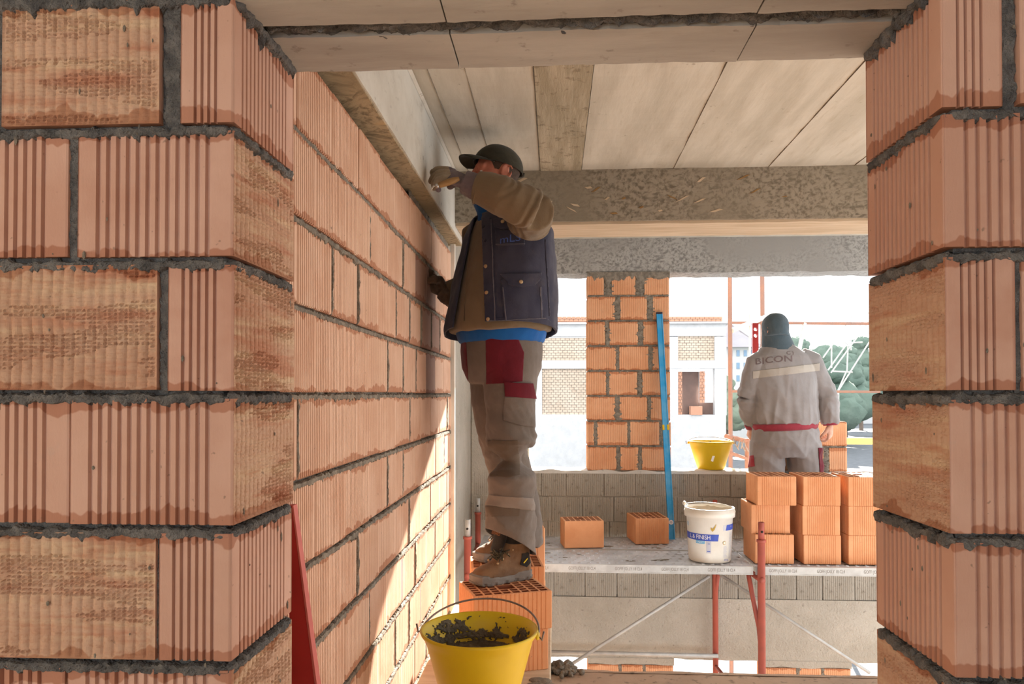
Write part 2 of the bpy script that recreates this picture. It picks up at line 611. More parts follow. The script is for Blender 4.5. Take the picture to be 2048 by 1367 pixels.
def brick_mesh(L, D, H, nx=13, ny=12, holes=False, d=.004, m=.028, mat='brick'):
    key = (round(L, 3), round(D, 3), round(H, 3), nx, ny, holes, d, m, mat)
    if key in _bc:
        return _bc[key]
    bm = nbm()
    P = outline(L, D, nx, ny, d, m)
    e = .003
    rings = []
    for z, ins in ((-H/2, e), (-H/2 + e, 0), (H/2 - e, 0), (H/2, e)):
        rings.append([bm.verts.new((p.x * (1 - 2 * ins / L), p.y * (1 - 2 * ins / D), z)) for p in P])
    n = len(P)
    for a, b in zip(rings, rings[1:]):
        for k in range(n):
            bm.faces.new((a[k], a[(k + 1) % n], b[(k + 1) % n], b[k]))
    bm.faces.new(rings[0][::-1])
    if not holes:
        bm.faces.new(rings[-1])
    else:
        t = .014
        x0, x1, y0, y1 = -L/2 + t, L/2 - t, -D/2 + t, D/2 - t
        inner = [bm.verts.new((x, y, H/2)) for x, y in ((x0, y0), (x1, y0), (x1, y1), (x0, y1))]
        top = rings[-1]
        es = [bm.edges.get((top[k], top[(k + 1) % n])) for k in range(n)] + [bm.edges.new((inner[k], inner[(k + 1) % 4])) for k in range(4)]
        bmesh.ops.triangle_fill(bm, edges=es, use_beauty=True)
        cx, cy = max(3, round(L / .042)), max(3, round(D / .036))
        web = .0085
        def lines(a, b, c):
            w = (b - a - web * (c - 1)) / c
            out = []
            for i in range(c):
                out += [a + i * (w + web), a + i * (w + web) + w]
            return out
        X, Y = lines(x0, x1, cx), lines(y0, y1, cy)
        bi, bj = 2 * (cx // 2 - 1), 2 * (cy // 2 - 1)
        for i in range(len(X) - 1):
            for j in range(len(Y) - 1):
                big = bi <= i <= bi + 2 and bj <= j <= bj + 2
                if big and not (i == bi and j == bj):
                    continue
                xa, xb, ya, yb = X[i], X[i + 1], Y[j], Y[j + 1]
                if big:
                    xb, yb = X[i + 3], Y[j + 3]
                hole = big or (i % 2 == 0 and j % 2 == 0)
                q = [bm.verts.new((x, y, H/2)) for x, y in ((xa, ya), (xb, ya), (xb, yb), (xa, yb))]
                if not hole:
                    bm.faces.new(q)
                else:
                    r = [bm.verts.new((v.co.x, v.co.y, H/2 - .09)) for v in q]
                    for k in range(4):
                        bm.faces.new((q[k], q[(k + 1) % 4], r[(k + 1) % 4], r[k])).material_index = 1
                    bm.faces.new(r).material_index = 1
    me = bpy.data.meshes.new('brick')
    if not holes:
        bmesh.ops.recalc_face_normals(bm, faces=bm.faces)
    bm.to_mesh(me)
    bm.free()
    me.materials.append(M[mat])
    me.materials.append(M['hole_dark'])
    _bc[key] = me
    return me


def rough_brick_mesh(L, D, H, seed, front='rough', right=None, left=None, back=None, nrib=13):
    """brick whose faces were combed by the cutting wire ('rough': ridges, pits, ragged bands) or extruded with ribs ('rib')"""
    bm = nbm()
    def rough(u, v):
        ph = u / .0163 + .12 * noise.noise(V((seed, v * 14, 1)))
        r = .0040 * abs(sin(ph * pi)) ** .55
        band = noise.noise(V((seed, v * 30, u * 1.5)))
        mask = noise.noise(V((u * 5 + seed, v * 34, seed + 9)))
        comb = sin(2 * pi * (v / .0062 + .35 * noise.noise(V((u * 30, v * 12, seed)))))
        serr = noise.noise(V((u * 120 + seed, v * 210, 3.1)))
        dd = -.0050 + r + .0013 * band + .0007 * comb * (.6 + mask) + .0010 * serr
        if mask > .08 and comb > -.2 and sin(2 * pi * (u / .00815)) > -.3 and serr > -.25:
            dd -= .0034
        return dd
    cs = [V((-L/2, -D/2)), V((L/2, -D/2)), V((L/2, D/2)), V((-L/2, D/2))]
    lb, lt = [], []
    for i, mode in enumerate((front, right, back, left)):
        a, b = cs[i], cs[(i + 1) % 4]
        t = (b - a).normalized()
        nout = V((t.y, -t.x))
        ln = (b - a).length
        us, nv = [0, ln], 1
        prof = {}
        if mode == 'rough':
            nu, nv = max(8, int(ln / .0027)), int(H / .0019)
            us = [ln * k / nu for k in range(nu + 1)]
        elif mode == 'rib':
            mm = .028 if ln > .12 else .02
            n = max(3, round(nrib * ln / .25))
            p = (ln - 2 * mm) / n
            us = [0, .004]
            for k in range(n):
                for q, dd in ((0, 0), (.10, -.0065), (.34, -.0065), (.46, -.0004)):
                    us.append(mm + (k + q) * p)
                    prof[len(us) - 1] = dd
            us += [ln - .004, ln]
        nu = len(us) - 1
        g = []
        for iu in range(nu + 1):
            row = []
            for iv in range(nv + 1):
                u, v = us[iu], H * iv / nv - H/2
                q = a + t * u
                dd = 0
                if mode == 'rough' and 0 < iu < nu and 0 < iv < nv:
                    dd = rough(u, v) * min(1, min(u, ln - u, v + H/2, H/2 - v) / .006)
                elif mode == 'rib':
                    dd = prof.get(iu, -.0015 if iu in (0, nu) else 0)
                row.append(bm.verts.new((q.x + nout.x * dd, q.y + nout.y * dd, v)))
            g.append(row)
        for iu in range(nu):
            for iv in range(nv):
                bm.faces.new((g[iu][iv], g[iu + 1][iv], g[iu + 1][iv + 1], g[iu][iv + 1])).material_index = 1 if mode == 'rough' else 0
        lb += [g[k][0] for k in range(nu + 1)]
        lt += [g[k][-1] for k in range(nu + 1)]
    bm.faces.new(lb[::-1])
    bm.faces.new(lt)
    bmesh.ops.recalc_face_normals(bm, faces=bm.faces)
    me = bpy.data.meshes.new('brick')
    bm.to_mesh(me)
    bm.free()
    me.materials.append(M['brick'])
    me.materials.append(M['brick_rough'])
    return me


def put_brick(parent, me, loc, rz=0.0, jit=.0015, name='brick'):
    o = bpy.data.objects.new(name, me)
    C.objects.link(o)
    o.parent = parent
    o.location = V(loc) + V([random.uniform(-jit, jit) for _ in range(3)])
    o.rotation_euler = (random.uniform(-.3, .3) * jit * 4, random.uniform(-.3, .3) * jit * 4, rz + random.uniform(-1, 1) * jit * 2)
    return o


def joint(parent, p0, p1, nrm, th, mat='mortar', proj=.002, rag=.35, step=.005, seed=None, drip=.0, K=7, bumpy=1.0):
    """bead of squeezed-out mortar along p0-p1, ragged where it meets the bricks"""
    p0, p1, nrm = V(p0), V(p1), V(nrm).normalized()
    d = p1 - p0
    ln = d.length
    d.normalize()
    up = nrm.cross(d).normalized()
    if up.z < -.01:
        up = -up
    sd_ = random.uniform(0, 99) if seed is None else seed
    n = max(2, int(ln / step))
    bm = nbm()
    rows = []
    for i in range(n + 1):
        s = ln * i / n
        c = p0 + d * s
        hu = th/2 * (1 + rag * 1.3 * noise.noise(V((s * 45, sd_, 1))) + rag * noise.noise(V((s * 150, sd_, 2))))
        hl = th/2 * (1 + rag * 1.3 * noise.noise(V((s * 45, sd_, 5))) + rag * noise.noise(V((s * 150, sd_, 7))))
        if drip:
            q = noise.noise(V((s * 75, sd_, 11))) + .5 * noise.noise(V((s * 210, sd_, 13)))
            hl += max(0, q - .15) * drip
            q = noise.noise(V((s * 75, sd_, 14))) + .5 * noise.noise(V((s * 210, sd_, 17)))
            hu += max(0, q - .2) * drip * .9
        te = min(1, min(s, ln - s) / .014)
        hu *= .55 + .45 * te
        hl *= .55 + .45 * te
        row = []
        for k in range(K):
            v = 2 * k / (K - 1) - 1
            h = hu if v > 0 else hl
            out = proj * (1 - v * v) ** .5 + bumpy * .0045 * noise.noise(c * 70 + V((0, 0, v * .9 + sd_))) * (1 - abs(v) ** 3) + bumpy * .002 * noise.noise(c * 240 + V((v * 3, sd_, 0)))
            out = out * te - .004 * (1 - te)
            if abs(v) > .99:
                out = -.008
            row.append(bm.verts.new(c + up * (v * h) + nrm * out))
        rows.append(row)
    for a, b in zip(rows, rows[1:]):
        for k in range(K - 1):
            bm.faces.new((a[k], b[k], b[k + 1], a[k + 1]))
    # close the back so the bead has body
    back = [[bm.verts.new(r[0].co - nrm * .02), bm.verts.new(r[-1].co - nrm * .02)] for r in (rows[0], rows[-1])]
    bm.faces.new((rows[0][0], rows[-1][0], back[1][0], back[0][0]))
    bm.faces.new((rows[0][-1], back[0][1], back[1][1], rows[-1][-1]))
    bm.faces.new((back[0][0], back[1][0], back[1][1], back[0][1]))
    return obj('mortar_joint', bm, mat, parent, smooth=False)

# ================================================================== SETTING
H = .187                                    # brick height, courses of 0.2 m


def rowz(r):
    return .2 * r + .1 + .0065


def px_x(px, Y, py=788):
    return at(px, py, Y).x


# ---- floor, slabs, beams
def subbox(x0, x1, y0, y1, z0, z1, n=(1, 1), amp=0.0, seed=0, face='bottom', step=.05):
    """box whose visible horizontal face is a slightly uneven grid"""
    bm = nbm()
    nx, ny = max(1, int((x1 - x0) / step)), max(1, int((y1 - y0) / step))
    zf, zo = (z0, z1) if face == 'bottom' else (z1, z0)
    g = [[bm.verts.new((x0 + (x1 - x0) * i / nx, y0 + (y1 - y0) * j / ny,
                        zf + amp * noise.noise(V((i * step * 7, j * step * 7, seed))))) for j in range(ny + 1)] for i in range(nx + 1)]
    for i in range(nx):
        for j in range(ny):
            bm.faces.new((g[i][j], g[i + 1][j], g[i + 1][j + 1], g[i][j + 1]))
    rim = [g[i][0] for i in range(nx)] + [g[nx][j] for j in range(ny)] + [g[i][ny] for i in range(nx, 0, -1)] + [g[0][j] for j in range(ny, 0, -1)]
    top = [bm.verts.new((v.co.x, v.co.y, zo)) for v in rim]
    n = len(rim)
    for k in range(n):
        bm.faces.new((rim[k], rim[(k + 1) % n], top[(k + 1) % n], top[k]))
    bm.faces.new(top)
    return bm


fl = struct(obj('floor', subbox(-3.2, 3.4, -2.6, 3.285, -.2, 0, amp=.006, face='top'), 'floor'))
# ragged lip of the slab over the stairwell
lip = nbm()
rows = []
for i in range(181):
    x = -.1 + 3.5 * i / 180
    e = .02 * noise.noise(V((x * 5, 1, 0))) + .008 * noise.noise(V((x * 25, 4, 0)))
    rows.append([lip.verts.new(p) for p in ((x, 3.27, .003), (x, 3.30 + e, .001), (x, 3.31 + e, -.03), (x, 3.29 + e, -.2), (x, 3.27, -.2))])
for a, b in zip(rows, rows[1:]):
    for k in range(4):
        lip.faces.new((a[k], b[k], b[k + 1], a[k + 1]))
lip.faces.new(rows[0])
lip.faces.new(rows[-1][::-1])
obj('slab_lip', lip, 'floor', fl)
obj('landing_strip', bbox(-.9, -.105, 3.29, 4.14, -.2, 0, .006), 'floor', fl)
lf = struct(obj('floor_stairwell', bbox(-1.0, 3.4, 3.2, 6.25, -1.75, -1.6, 0), 'floor'))

ZC = 2.37
cl = struct(obj('ceiling', subbox(-.9, 3.4, 1.34, 4.25, ZC, 2.60, amp=.004, step=.06), 'soffit'))
obj('formwork_strip', bbox(-.074, .137, 1.34, 3.88, ZC - .004, ZC + .01, .001), 'soffit_strip', cl)
def seam(x0, x1, wd=.006, mat='mortar_wall'):
    b = nbm()
    rr = []
    for i in range(120):
        y = 1.35 + 2.53 * i / 119
        x = x0 + (x1 - x0) * i / 119
        hw = wd * (.6 + .9 * max(-.5, noise.noise(V((y * 14, x0 * 9, 0)))))
        rr.append([b.verts.new(p) for p in ((x - hw, y, ZC + .003), (x, y, ZC - .0042), (x + hw, y, ZC + .003))])
    for a, c in zip(rr, rr[1:]):
        for k in range(2):
            b.faces.new((a[k], c[k], c[k + 1], a[k + 1]))
    obj('formwork_seam', b, mat, cl)
for x0, x1, wd in ((-.46, -.45, .003), (-.325, -.315, .002), (-.076, -.076, .0035), (.139, .139, .003), (.595, .61, .004), (1.07, 1.09, .004), (1.5, 1.52, .004), (2.0, 2.02, .004)):
    seam(x0, x1, wd)
cn = struct(obj('ceiling_near', subbox(-3.2, 3.4, -2.6, 1.08, ZC, 2.55, amp=.003, step=.2), 'soffit'))
cs_ = struct(obj('ceiling_stairwell', bbox(-1.0, 3.4, 4.25, 6.3, 2.455, 2.62, 0), 'soffit'))

bl = struct(obj('ceiling_beam_left', subbox(-.95, -.522, 1.335, 4.25, 2.052, 2.58, amp=.003, step=.03), 'beam_side'))
obj('board_marked_underside', subbox(-.94, -.527, 1.336, 4.2, 2.046, 2.07, amp=.006, step=.03, seed=3), 'osb_tan', bl)
bx = nbm()
pts = []
for i in range(60):
    y = 1.34 + 2.53 * i / 59
    pts.append([bx.verts.new(p) for p in ((-.524, y, ZC + .004), (-.509, y, ZC - .005 + .002 * noise.noise(V((y * 20, 0, 0)))), (-.521, y, ZC - .012))])
for a, c in zip(pts, pts[1:]):
    for k in range(2):
        bx.faces.new((a[k], c[k], c[k + 1], a[k + 1]))
obj('beam_edge_fillet', bx, 'beam_side', bl)

bc = struct(obj('ceiling_beam_cross', subbox(-.522, 3.4, 3.865, 4.25, 2.103, 2.58, amp=.002, step=.05), 'osb'))
obj('formwork_board', subbox(-.52, 3.39, 3.885, 4.2, 2.089, 2.107, amp=.004, step=.03, seed=8), 'timber', bc)
for i in range(26):      # chips of board left in the concrete face
    x, z = random.uniform(-.3, 2.0), random.uniform(2.14, 2.34)
    b = nbm()
    a = random.uniform(-.6, .6)
    l, h_ = random.uniform(.012, .04), random.uniform(.003, .009)
    poly = [V((x, 3.866, z)) + V((cos(a) * u - sin(a) * q, 0, sin(a) * u + cos(a) * q)) for u, q in ((-l, 0), (-l * .3, -h_), (l, -h_ * .3), (l * .5, h_))]
    extrude_poly(b, poly, (0, -.004, 0))
    obj('wood_chip', b, 'timber' if i % 3 else 'wood', bc)
bb = struct(obj('ceiling_beam_back', subbox(-1.0, 3.4, 6.0, 6.25, 2.175, 2.46, amp=.012, step=.02, seed=5), 'osb_grey'))

# ---- near doorway wall: two brick piers and the lintels
YF, YB = 1.08, 1.335
PT = YB - YF


def pier(name, side, rows, edge_n, edge_f):
    o = struct(empty(name))
    inner = max(edge_n) if side < 0 else min(edge_n)
    b = nbm()
    if side < 0:
        box(b, -1.6, inner - .02, YF + .012, YB - .012, -.0, 1.79)
    else:
        box(b, inner + .02, 1.7, YF + .012, YB - .012, 0, 1.79)
    obj('core', b, 'mortar', o)
    for i, (r, spec, reveal) in enumerate(rows):
        z = rowz(r)
        xe = edge_n[i]
        for k, (a, c, kind) in enumerate(spec):     # a: far from the opening, c: near the opening
            lo, hi = min(a, c), max(a, c)
            L = hi - lo
            corner = k == 0
            rv = reveal if corner else None
            if kind == 'rib' and rv in (None, 'rib'):
                me = rough_brick_mesh(L, PT, H, r * 3 + k, 'rib', 'rib' if side < 0 and corner else None, 'rib' if side > 0 and corner else None)
            else:
                me = rough_brick_mesh(L, PT, H, r * 3.7 + k, kind, rv if side < 0 else None, rv if side > 0 else None)
            sk = atan2(edge_f[i] - edge_n[i], PT) if corner else 0
            put_brick(o, me, ((lo + hi) / 2, (YF + YB) / 2, z), 0, .0012 if corner else .0025)
            # vertical joint towards the next brick
            if k + 1 < len(spec):
                nx = spec[k + 1][1]
                gap0, gap1 = sorted((a, nx))
                if gap1 - gap0 > .006:
                    joint(o, ((gap0 + gap1) / 2, YF - .0005 + .006, z - H/2 - .005), ((gap0 + gap1) / 2, YF - .0005 + .006, z + H/2 + .005), (0, -1, 0), gap1 - gap0 + .004, proj=.0, rag=.3, drip=.01)
        # bed joint under this course
        zb = .2 * r
        far = -1.5 if side < 0 else 1.6
        e = edge_n[i]
        joint(o, (far, YF + .001, zb), (e - .004 * -side, YF + .001, zb), (0, -1, 0), .0165, proj=.003, rag=.6, drip=.014, step=.0035)
        joint(o, (e + .001 * side, YF - .001, zb), (edge_f[i] + .001 * side, YB - .004, zb), (-side, 0, 0), .0155, proj=.003, rag=.6, drip=.014, step=.0035)
    sp = nbm()
    rg = random.Random(11 if side < 0 else 23)
    for i in range(44):
        R = rg.uniform(.0010, .0030)
        if i % 2:
            x = inner + side * rg.uniform(.02, .34)
            m_ = Matrix.Translation((x, YF - .0005, rg.uniform(.6, 1.78))) @ Matrix.Diagonal((R, R * .5, R * rg.uniform(1, 3.5), 1))
        else:
            m_ = Matrix.Translation((inner - side * .0003, rg.uniform(YF + .01, YB - .01), rg.uniform(.6, 1.78))) @ Matrix.Diagonal((R * .5, R, R * rg.uniform(1, 3.5), 1))
        bmesh.ops.create_icosphere(sp, subdivisions=1, radius=1, matrix=m_)
    so = obj('mortar_splash', sp, 'mortar_wall', o)
    so['kind'] = 'stuff'
    e, f = edge_n[0], edge_f[0]
    joint(o, (e + .002 * side, YF, 1.794), (f + .002 * side, YB, 1.794), (-side, 0, 0), .02, proj=.009, rag=.6, drip=.05, step=.004)
    joint(o, (-1.5 if side < 0 else 1.6, YF, 1.797), (e, YF, 1.797), (0, -1, 0), .022, proj=.004, rag=.5, drip=.04, step=.004)
    return o


def XL(px):
    return px_x(px, YF)


L0 = XL(466)
lr = [
    (8, [(XL(359), L0, 'rib'), (XL(316) - .245, XL(316), 'rough'), (XL(316) - .51, XL(316) - .26, 'rib')], 'rib'),
    (7, [(XL(153), L0, 'rib'), (XL(129) - .245, XL(129), 'rib'), (XL(129) - .5, XL(129) - .255, 'rib')], 'rough'),
    (6, [(XL(334), L0, 'rib'), (XL(314) - .245, XL(314), 'rough'), (XL(314) - .5, XL(314) - .255, 'rib')], 'rough'),
    (5, [(XL(140), L0, 'rib'), (XL(135) - .245, XL(135), 'rib'), (XL(135) - .5, XL(135) - .25, 'rib')], 'rough'),
    (4, [(XL(322), L0, 'rib'), (XL(312) - .245, XL(312), 'rough'), (XL(312) - .5, XL(312) - .255, 'rib')], 'rib'),
    (3, [(XL(140), L0, 'rib'), (XL(135) - .245, XL(135), 'rib'), (XL(135) - .5, XL(135) - .25, 'rib')], 'rough'),
    (2, [(XL(330), L0, 'rib'), (XL(312) - .245, XL(312), 'rib'), (XL(312) - .5, XL(312) - .255, 'rib')], 'rib'),
    (1, [(XL(140), L0, 'rib'), (XL(135) - .245, XL(135), 'rib'), (XL(135) - .5, XL(135) - .25, 'rib')], 'rib'),
    (0, [(XL(330), L0, 'rib'), (XL(312) - .245, XL(312), 'rib'), (XL(312) - .5, XL(312) - .255, 'rib')], 'rib'),
]
pier('wall_near_left', -1, lr, [L0] * 9, [L0 + .002] * 9)
nearpx = [1888, 1891, 1894, 1900, 1905, 1907, 1908, 1908, 1908]
RN = [XL(p) for p in nearpx]
rr = [
    (8, [(XL(2010), RN[0], 'rib'), (XL(2046) + .245, XL(2046), 'rib')], 'rib'),
    (7, [(RN[1] + .24, RN[1], 'rib'), (RN[1] + .5, RN[1] + .25, 'rib')], 'rib'),
    (6, [(XL(2034), RN[2], 'rib'), (XL(2050) + .245, XL(2050), 'rib')], 'rough'),
    (5, [(RN[3] + .24, RN[3], 'rib'), (RN[3] + .5, RN[3] + .25, 'rib')], 'rough'),
    (4, [(RN[4] + .24, RN[4], 'rib'), (RN[4] + .5, RN[4] + .25, 'rib')], 'rib'),
    (3, [(RN[5] + .11, RN[5], 'rib'), (RN[5] + .37, RN[5] + .12, 'rib')], 'rough'),
    (2, [(RN[6] + .24, RN[6], 'rib'), (RN[6] + .5, RN[6] + .25, 'rib')], 'rib'),
    (1, [(RN[7] + .11, RN[7], 'rib'), (RN[7] + .37, RN[7] + .12, 'rib')], 'rib'),
    (0, [(RN[8] + .24, RN[8], 'rib'), (RN[8] + .5, RN[8] + .25, 'rib')], 'rib'),
]
pier('wall_near_right', 1, rr, RN, [x - .004 for x in RN])

ZL = 1.797
tl = struct(empty('trim_1'))
for y0, y1, cuts in ((1.083, 1.166, (885, 1530)), (1.206, 1.336, (910, 1492))):
    xs = [-.85] + [at(p, 60 if y0 < 1.1 else 110, (y0 + y1) / 2) for p in cuts] + [.95]
    xs = [x if isinstance(x, float) else (x - CAM).x * (ZL - CAM.z) / (x - CAM).z * (1) * ((y0 + y1) / 2) / ((x - CAM).y * (ZL - CAM.z) / (x - CAM).z) for x in xs]
    for a, c in zip(xs, xs[1:]):
        b = subbox(a + .0012, c - .0012, y0, y1, ZL, ZL + .2, amp=.0022, step=.012, seed=y0 * 9)
        for v in b.verts:       # ragged long edges
            if abs(v.co.y - y0) < 1e-5 or abs(v.co.y - y1) < 1e-5:
                v.co.y += .0035 * noise.noise(V((v.co.x * 40, y0 * 30, 3))) + .002 * noise.noise(V((v.co.x * 130, y1 * 30, 3)))
        obj('lintel_block', b, 'lintel', tl)
g = nbm()
rows = []
for i in range(260):
    x = -.6 + 1.3 * i / 259
    rows.append([g.verts.new((x, 1.158 + .058 * k / 8, ZL + (.020 if k < 4 else .007) + .012 * noise.noise(V((x * 30, k * .5, 1))) + .007 * noise.noise(V((x * 110, k * .9, 2))))) for k in range(9)])
for a, c in zip(rows, rows[1:]):
    for k in range(8):
        g.faces.new((a[k], c[k], c[k + 1], a[k + 1]))
obj('mortar_groove', g, 'mortar', tl)
# wall above the lintels
wa = struct(empty('wall_above_lintel'))
obj('core', bbox(-1.6, 1.7, 1.1, 1.32, 1.99, 2.54, 0), 'mortar', wa)
for k in range(13):
    put_brick(wa, brick_mesh(.245, PT, H), (-1.5 + .255 * k, (YF + YB) / 2, 2.0935), 0)

# ---- masonry wall on the left of the room
WX = -.58
wl = struct(empty('wall_left'))
obj('core', bbox(WX - .3, WX - .014, 1.33, 4.13, -1.6, 2.0, 0), 'mortar_wall', wl)
mortared = {(9, 0), (7, 2), (5, 6), (4, 5), (4, 6), (3, 3), (3, 6), (6, 5), (6, 6), (8, 4), (8, 6), (7, 5), (7, 7)}
for r in range(-3, 10):
    y = 1.914 - .26 if r % 2 else 1.784 - .26
    y -= .26 if y > 1.35 else 0
    k = 0
    while y < 4.12:
        y1 = min(y + .26, 4.14)
        L = round(y1 - y - .006, 3)
        if L > .03:
            L = round(L + random.choice((-.003, 0, .001)), 3)
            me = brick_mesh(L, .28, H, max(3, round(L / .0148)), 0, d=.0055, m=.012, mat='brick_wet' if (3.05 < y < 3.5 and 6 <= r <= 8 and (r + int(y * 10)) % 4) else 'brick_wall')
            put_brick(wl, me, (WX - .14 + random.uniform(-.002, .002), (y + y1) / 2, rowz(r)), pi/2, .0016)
            if (r, k) in mortared or random.random() < .12:
                joint(wl, (WX + .002, y, rowz(r) - H/2), (WX + .002, y, rowz(r) + H/2), (1, 0, 0), random.uniform(.008, .016), 'mortar_wall', 0.001, .35, .01, drip=.01)
        y += .26
        k += 1
    if r > -3:
        joint(wl, (WX + .001, 1.335, .2 * r), (WX + .001, 4.14, .2 * r), (1, 0, 0), .0150, 'mortar_wall', .0015, .5, .006, drip=.02, bumpy=.45)
# low closing course under the beam at the far end
for k, (y0, y1, h_) in enumerate(((3.0, 3.2, .055), (3.34, 3.52, .05), (3.53, 3.74, .055), (3.75, 3.95, .06), (3.96, 4.13, .06))):
    pass
joint(wl, (WX - .01, 3.0, 2.022), (WX - .01, 4.12, 2.022), (1, 0, 0), .05, 'mortar_wall', -.004, .6, .008, drip=.02)
wre = struct(empty('wall_rear_baffle'))  # unseen wall added to cut the sky light reaching the piers
for nm, q in (('parapet', (-3.2, 3.4, -2.85, -2.6, 0, .75)), ('head', (-3.2, 3.4, -2.85, -2.6, 2.05, 2.55)), ('jamb', (1.6, 3.4, -2.85, -2.6, .75, 2.05)), ('jamb', (-3.2, -2.6, -2.85, -2.6, .75, 2.05))):
    obj(nm, bbox(*q, .004), 'plaster', wre)
struct(obj('wall_near_side_left', bbox(-3.4, -3.2, -2.85, 1.1, 0, 2.55, 0), 'plaster', None))
struct(obj('wall_near_side_right', bbox(3.4, 3.6, -2.85, 1.1, 0, 2.55, 0), 'plaster', None))
bd = struct(obj('trim_2', bbox(-.585, -.558, 4.142, 4.165, -1.5, 2.05, .003), 'white_pl'))

# plastered stairwell wall and the low block wall at the back
ws = struct(obj('wall_stairwell_left', bbox(-.95, -.68, 4.165, 6.25, -1.6, 2.45, 0), 'plaster'))
wj = struct(obj('wall_back_left', bbox(-.68, -.21, 6.0, 6.25, -.88, 2.19, .01), 'plaster'))
wb = struct(empty('wall_back'))
obj('core', bbox(-.3, 3.4, 6.012, 6.24, -.42, .58, 0), 'block', wb)
for r in range(5):
    z1 = .592 - .2 * r
    x = -.66 + (.13 if r % 2 else 0)
    if r % 2:
        put_brick(wb, brick_mesh(.12, .24, .196, 5, 0, mat='block'), (-.6, 6.12, z1 - .098), 0, .002)
    while x < 3.3:
        wd = random.choice((.25, .25, .247, .30, .20))
        put_brick(wb, brick_mesh(wd - .006, .24, .194, max(6, round(wd / .018)), 0, d=.003, m=.012, mat='block'), (x + wd/2, 6.12, z1 - .098), 0, .003)
        x += wd
obj('ring_beam', subbox(-.7, 3.4, 5.995, 6.25, -.885, -.405, amp=.014, step=.03, seed=2), 'plaster', wb)
joint(wb, (-.2, 5.998, -.405), (3.3, 5.998, -.405), (0, -1, 0), .03, 'mortar', -.012, .9, .012, drip=.04)
for r in range(1, 5):
    joint(wb, (-.6, 6.004, .594 - .2 * r), (3.3, 6.004, .594 - .2 * r), (0, -1, 0), .008, 'block', .0, .6, .02)
sl = subbox(-.25, 3.4, 5.99, 6.26, .575, .60, amp=.016, step=.03, seed=4, face='top')
obj('sill_mortar', sl, 'sill', wb)


def brick_pier(name, x0, x1, zs, spec, ycap=None, holes_top=False):
    o = struct(empty(name))
    yc = 6.125
    z = zs
    for row in spec:
        hh, edges = row
        obj('core', bbox(x0 + .006, x1 - .006, 6.006, 6.244, z, z + hh, 0), 'mortar_wall', o)
        for a, c in edges:
            L = c - a
            put_brick(o, brick_mesh(round(L, 3), .252, round(hh - .014, 3), max(4, round(L / .0165)), 12, d=.003, m=.012, mat='brick_pillar'), ((a + c) / 2, yc, z + hh / 2), 0, .002)
        es = sorted(edges)
        for (a, c), (a2, c2) in zip(es, es[1:]):
            joint(o, ((c + a2) / 2, 6.0, z), ((c + a2) / 2, 6.0, z + hh), (0, -1, 0), max(.02, (a2 - c) + .014), 'mortar_wall', .003, 1.0, .007, drip=.05)
        joint(o, (x0 + .004, 5.999, z), (x1 - .004, 5.999, z), (0, -1, 0), .013, 'mortar_wall', .002, .5, .01, drip=.03)
        z += hh
    return o


def PX(px):
    return px_x(px, 6.0)


ex = [  # brick edges per course in the pillar, pixels, bottom to top
    [(1175, 1233), (1240, 1276), (1283, 1341)],
    [(1175, 1188), (1194, 1255), (1260, 1319), (1324, 1341)],
    [(1175, 1231), (1239, 1295), (1301, 1340)],
    [(1175, 1213), (1218, 1275), (1284, 1340)],
    [(1175, 1233), (1238, 1297), (1305, 1340)],
    [(1175, 1211), (1219, 1277), (1286, 1339)],
    [(1175, 1230), (1241, 1295), (1306, 1339)],
    [(1175, 1208), (1224, 1272), (1289, 1339)],
]
z0 = .594
p0, p1 = PX(1175), PX(1340)
spec = [(.2, [(PX(a), PX(b)) for a, b in row]) for row in ex[:7]] + [(.172, [(PX(a), PX(b)) for a, b in ex[7]])]
pl = brick_pier('wall_back_pillar', p0, p1, z0, spec)
# mortar smeared over the top course
sm = nbm()
rows = []
for i in range(90):
    x = p0 + (p1 - p0) * i / 89
    dr = .035 + .055 * max(-.3, noise.noise(V((x * 9, 2, 0)))) + .05 * max(0, noise.noise(V((x * 30, 5, 0))))
    for gx in (PX(1216), PX(1281)):
        dr = max(dr, .12 - abs(x - gx) * 2.4)
    rows.append([sm.verts.new((x, 6.001 - .010 * (1 - k / 6) ** .5 - (.004 * noise.noise(V((x * 50, k, 0))) if k < 6 else -.01), 2.185 - (dr + .02) * k / 6)) for k in range(7)])
for a, c in zip(rows, rows[1:]):
    for k in range(6):
        sm.faces.new((a[k], c[k], c[k + 1], a[k + 1]))
obj('mortar_smear', sm, 'mortar_wall', pl)
p2a, p2b = PX(1530), PX(1693)
brick_pier('wall_back_pillar_unfinished', p2a, p2b, z0, [(.2, [(p2a, p2a + .27), (p2a + .28, p2a + .45), (p2a + .49, p2b)]), (.2, [(p2a, p2a + .30), (p2a + .31, p2b)])])
for nm, a, b in (('wall_lower_pillar_left', PX(1176), PX(1345)), ('wall_lower_pillar_right', PX(1528), PX(1698))):
    o = brick_pier(nm, a, b, -1.53, [(.2, [(a, a + .24), (a + .26, a + .43), (a + .45, b)]), (.2, [(a, a + .13), (a + .15, a + .4), (a + .42, b)]), (.2, [(a, a + .24), (a + .26, a + .43), (a + .45, b)])])
    obj('mortar_cap', subbox(a - .004, b + .004, 5.992, 6.252, -.930, -.88, amp=.012, step=.02, seed=a), 'plaster', o)
wr = struct(obj('wall_lower_sill', bbox(-.7, 3.4, 6.0, 6.25, -1.75, -1.532, .01), 'plaster'))

# ================================================================== OUTSIDE
struct(obj('ground', bbox(-60, 90, 7.6, 260, -3.4, -3.2, 0), 'ground'))

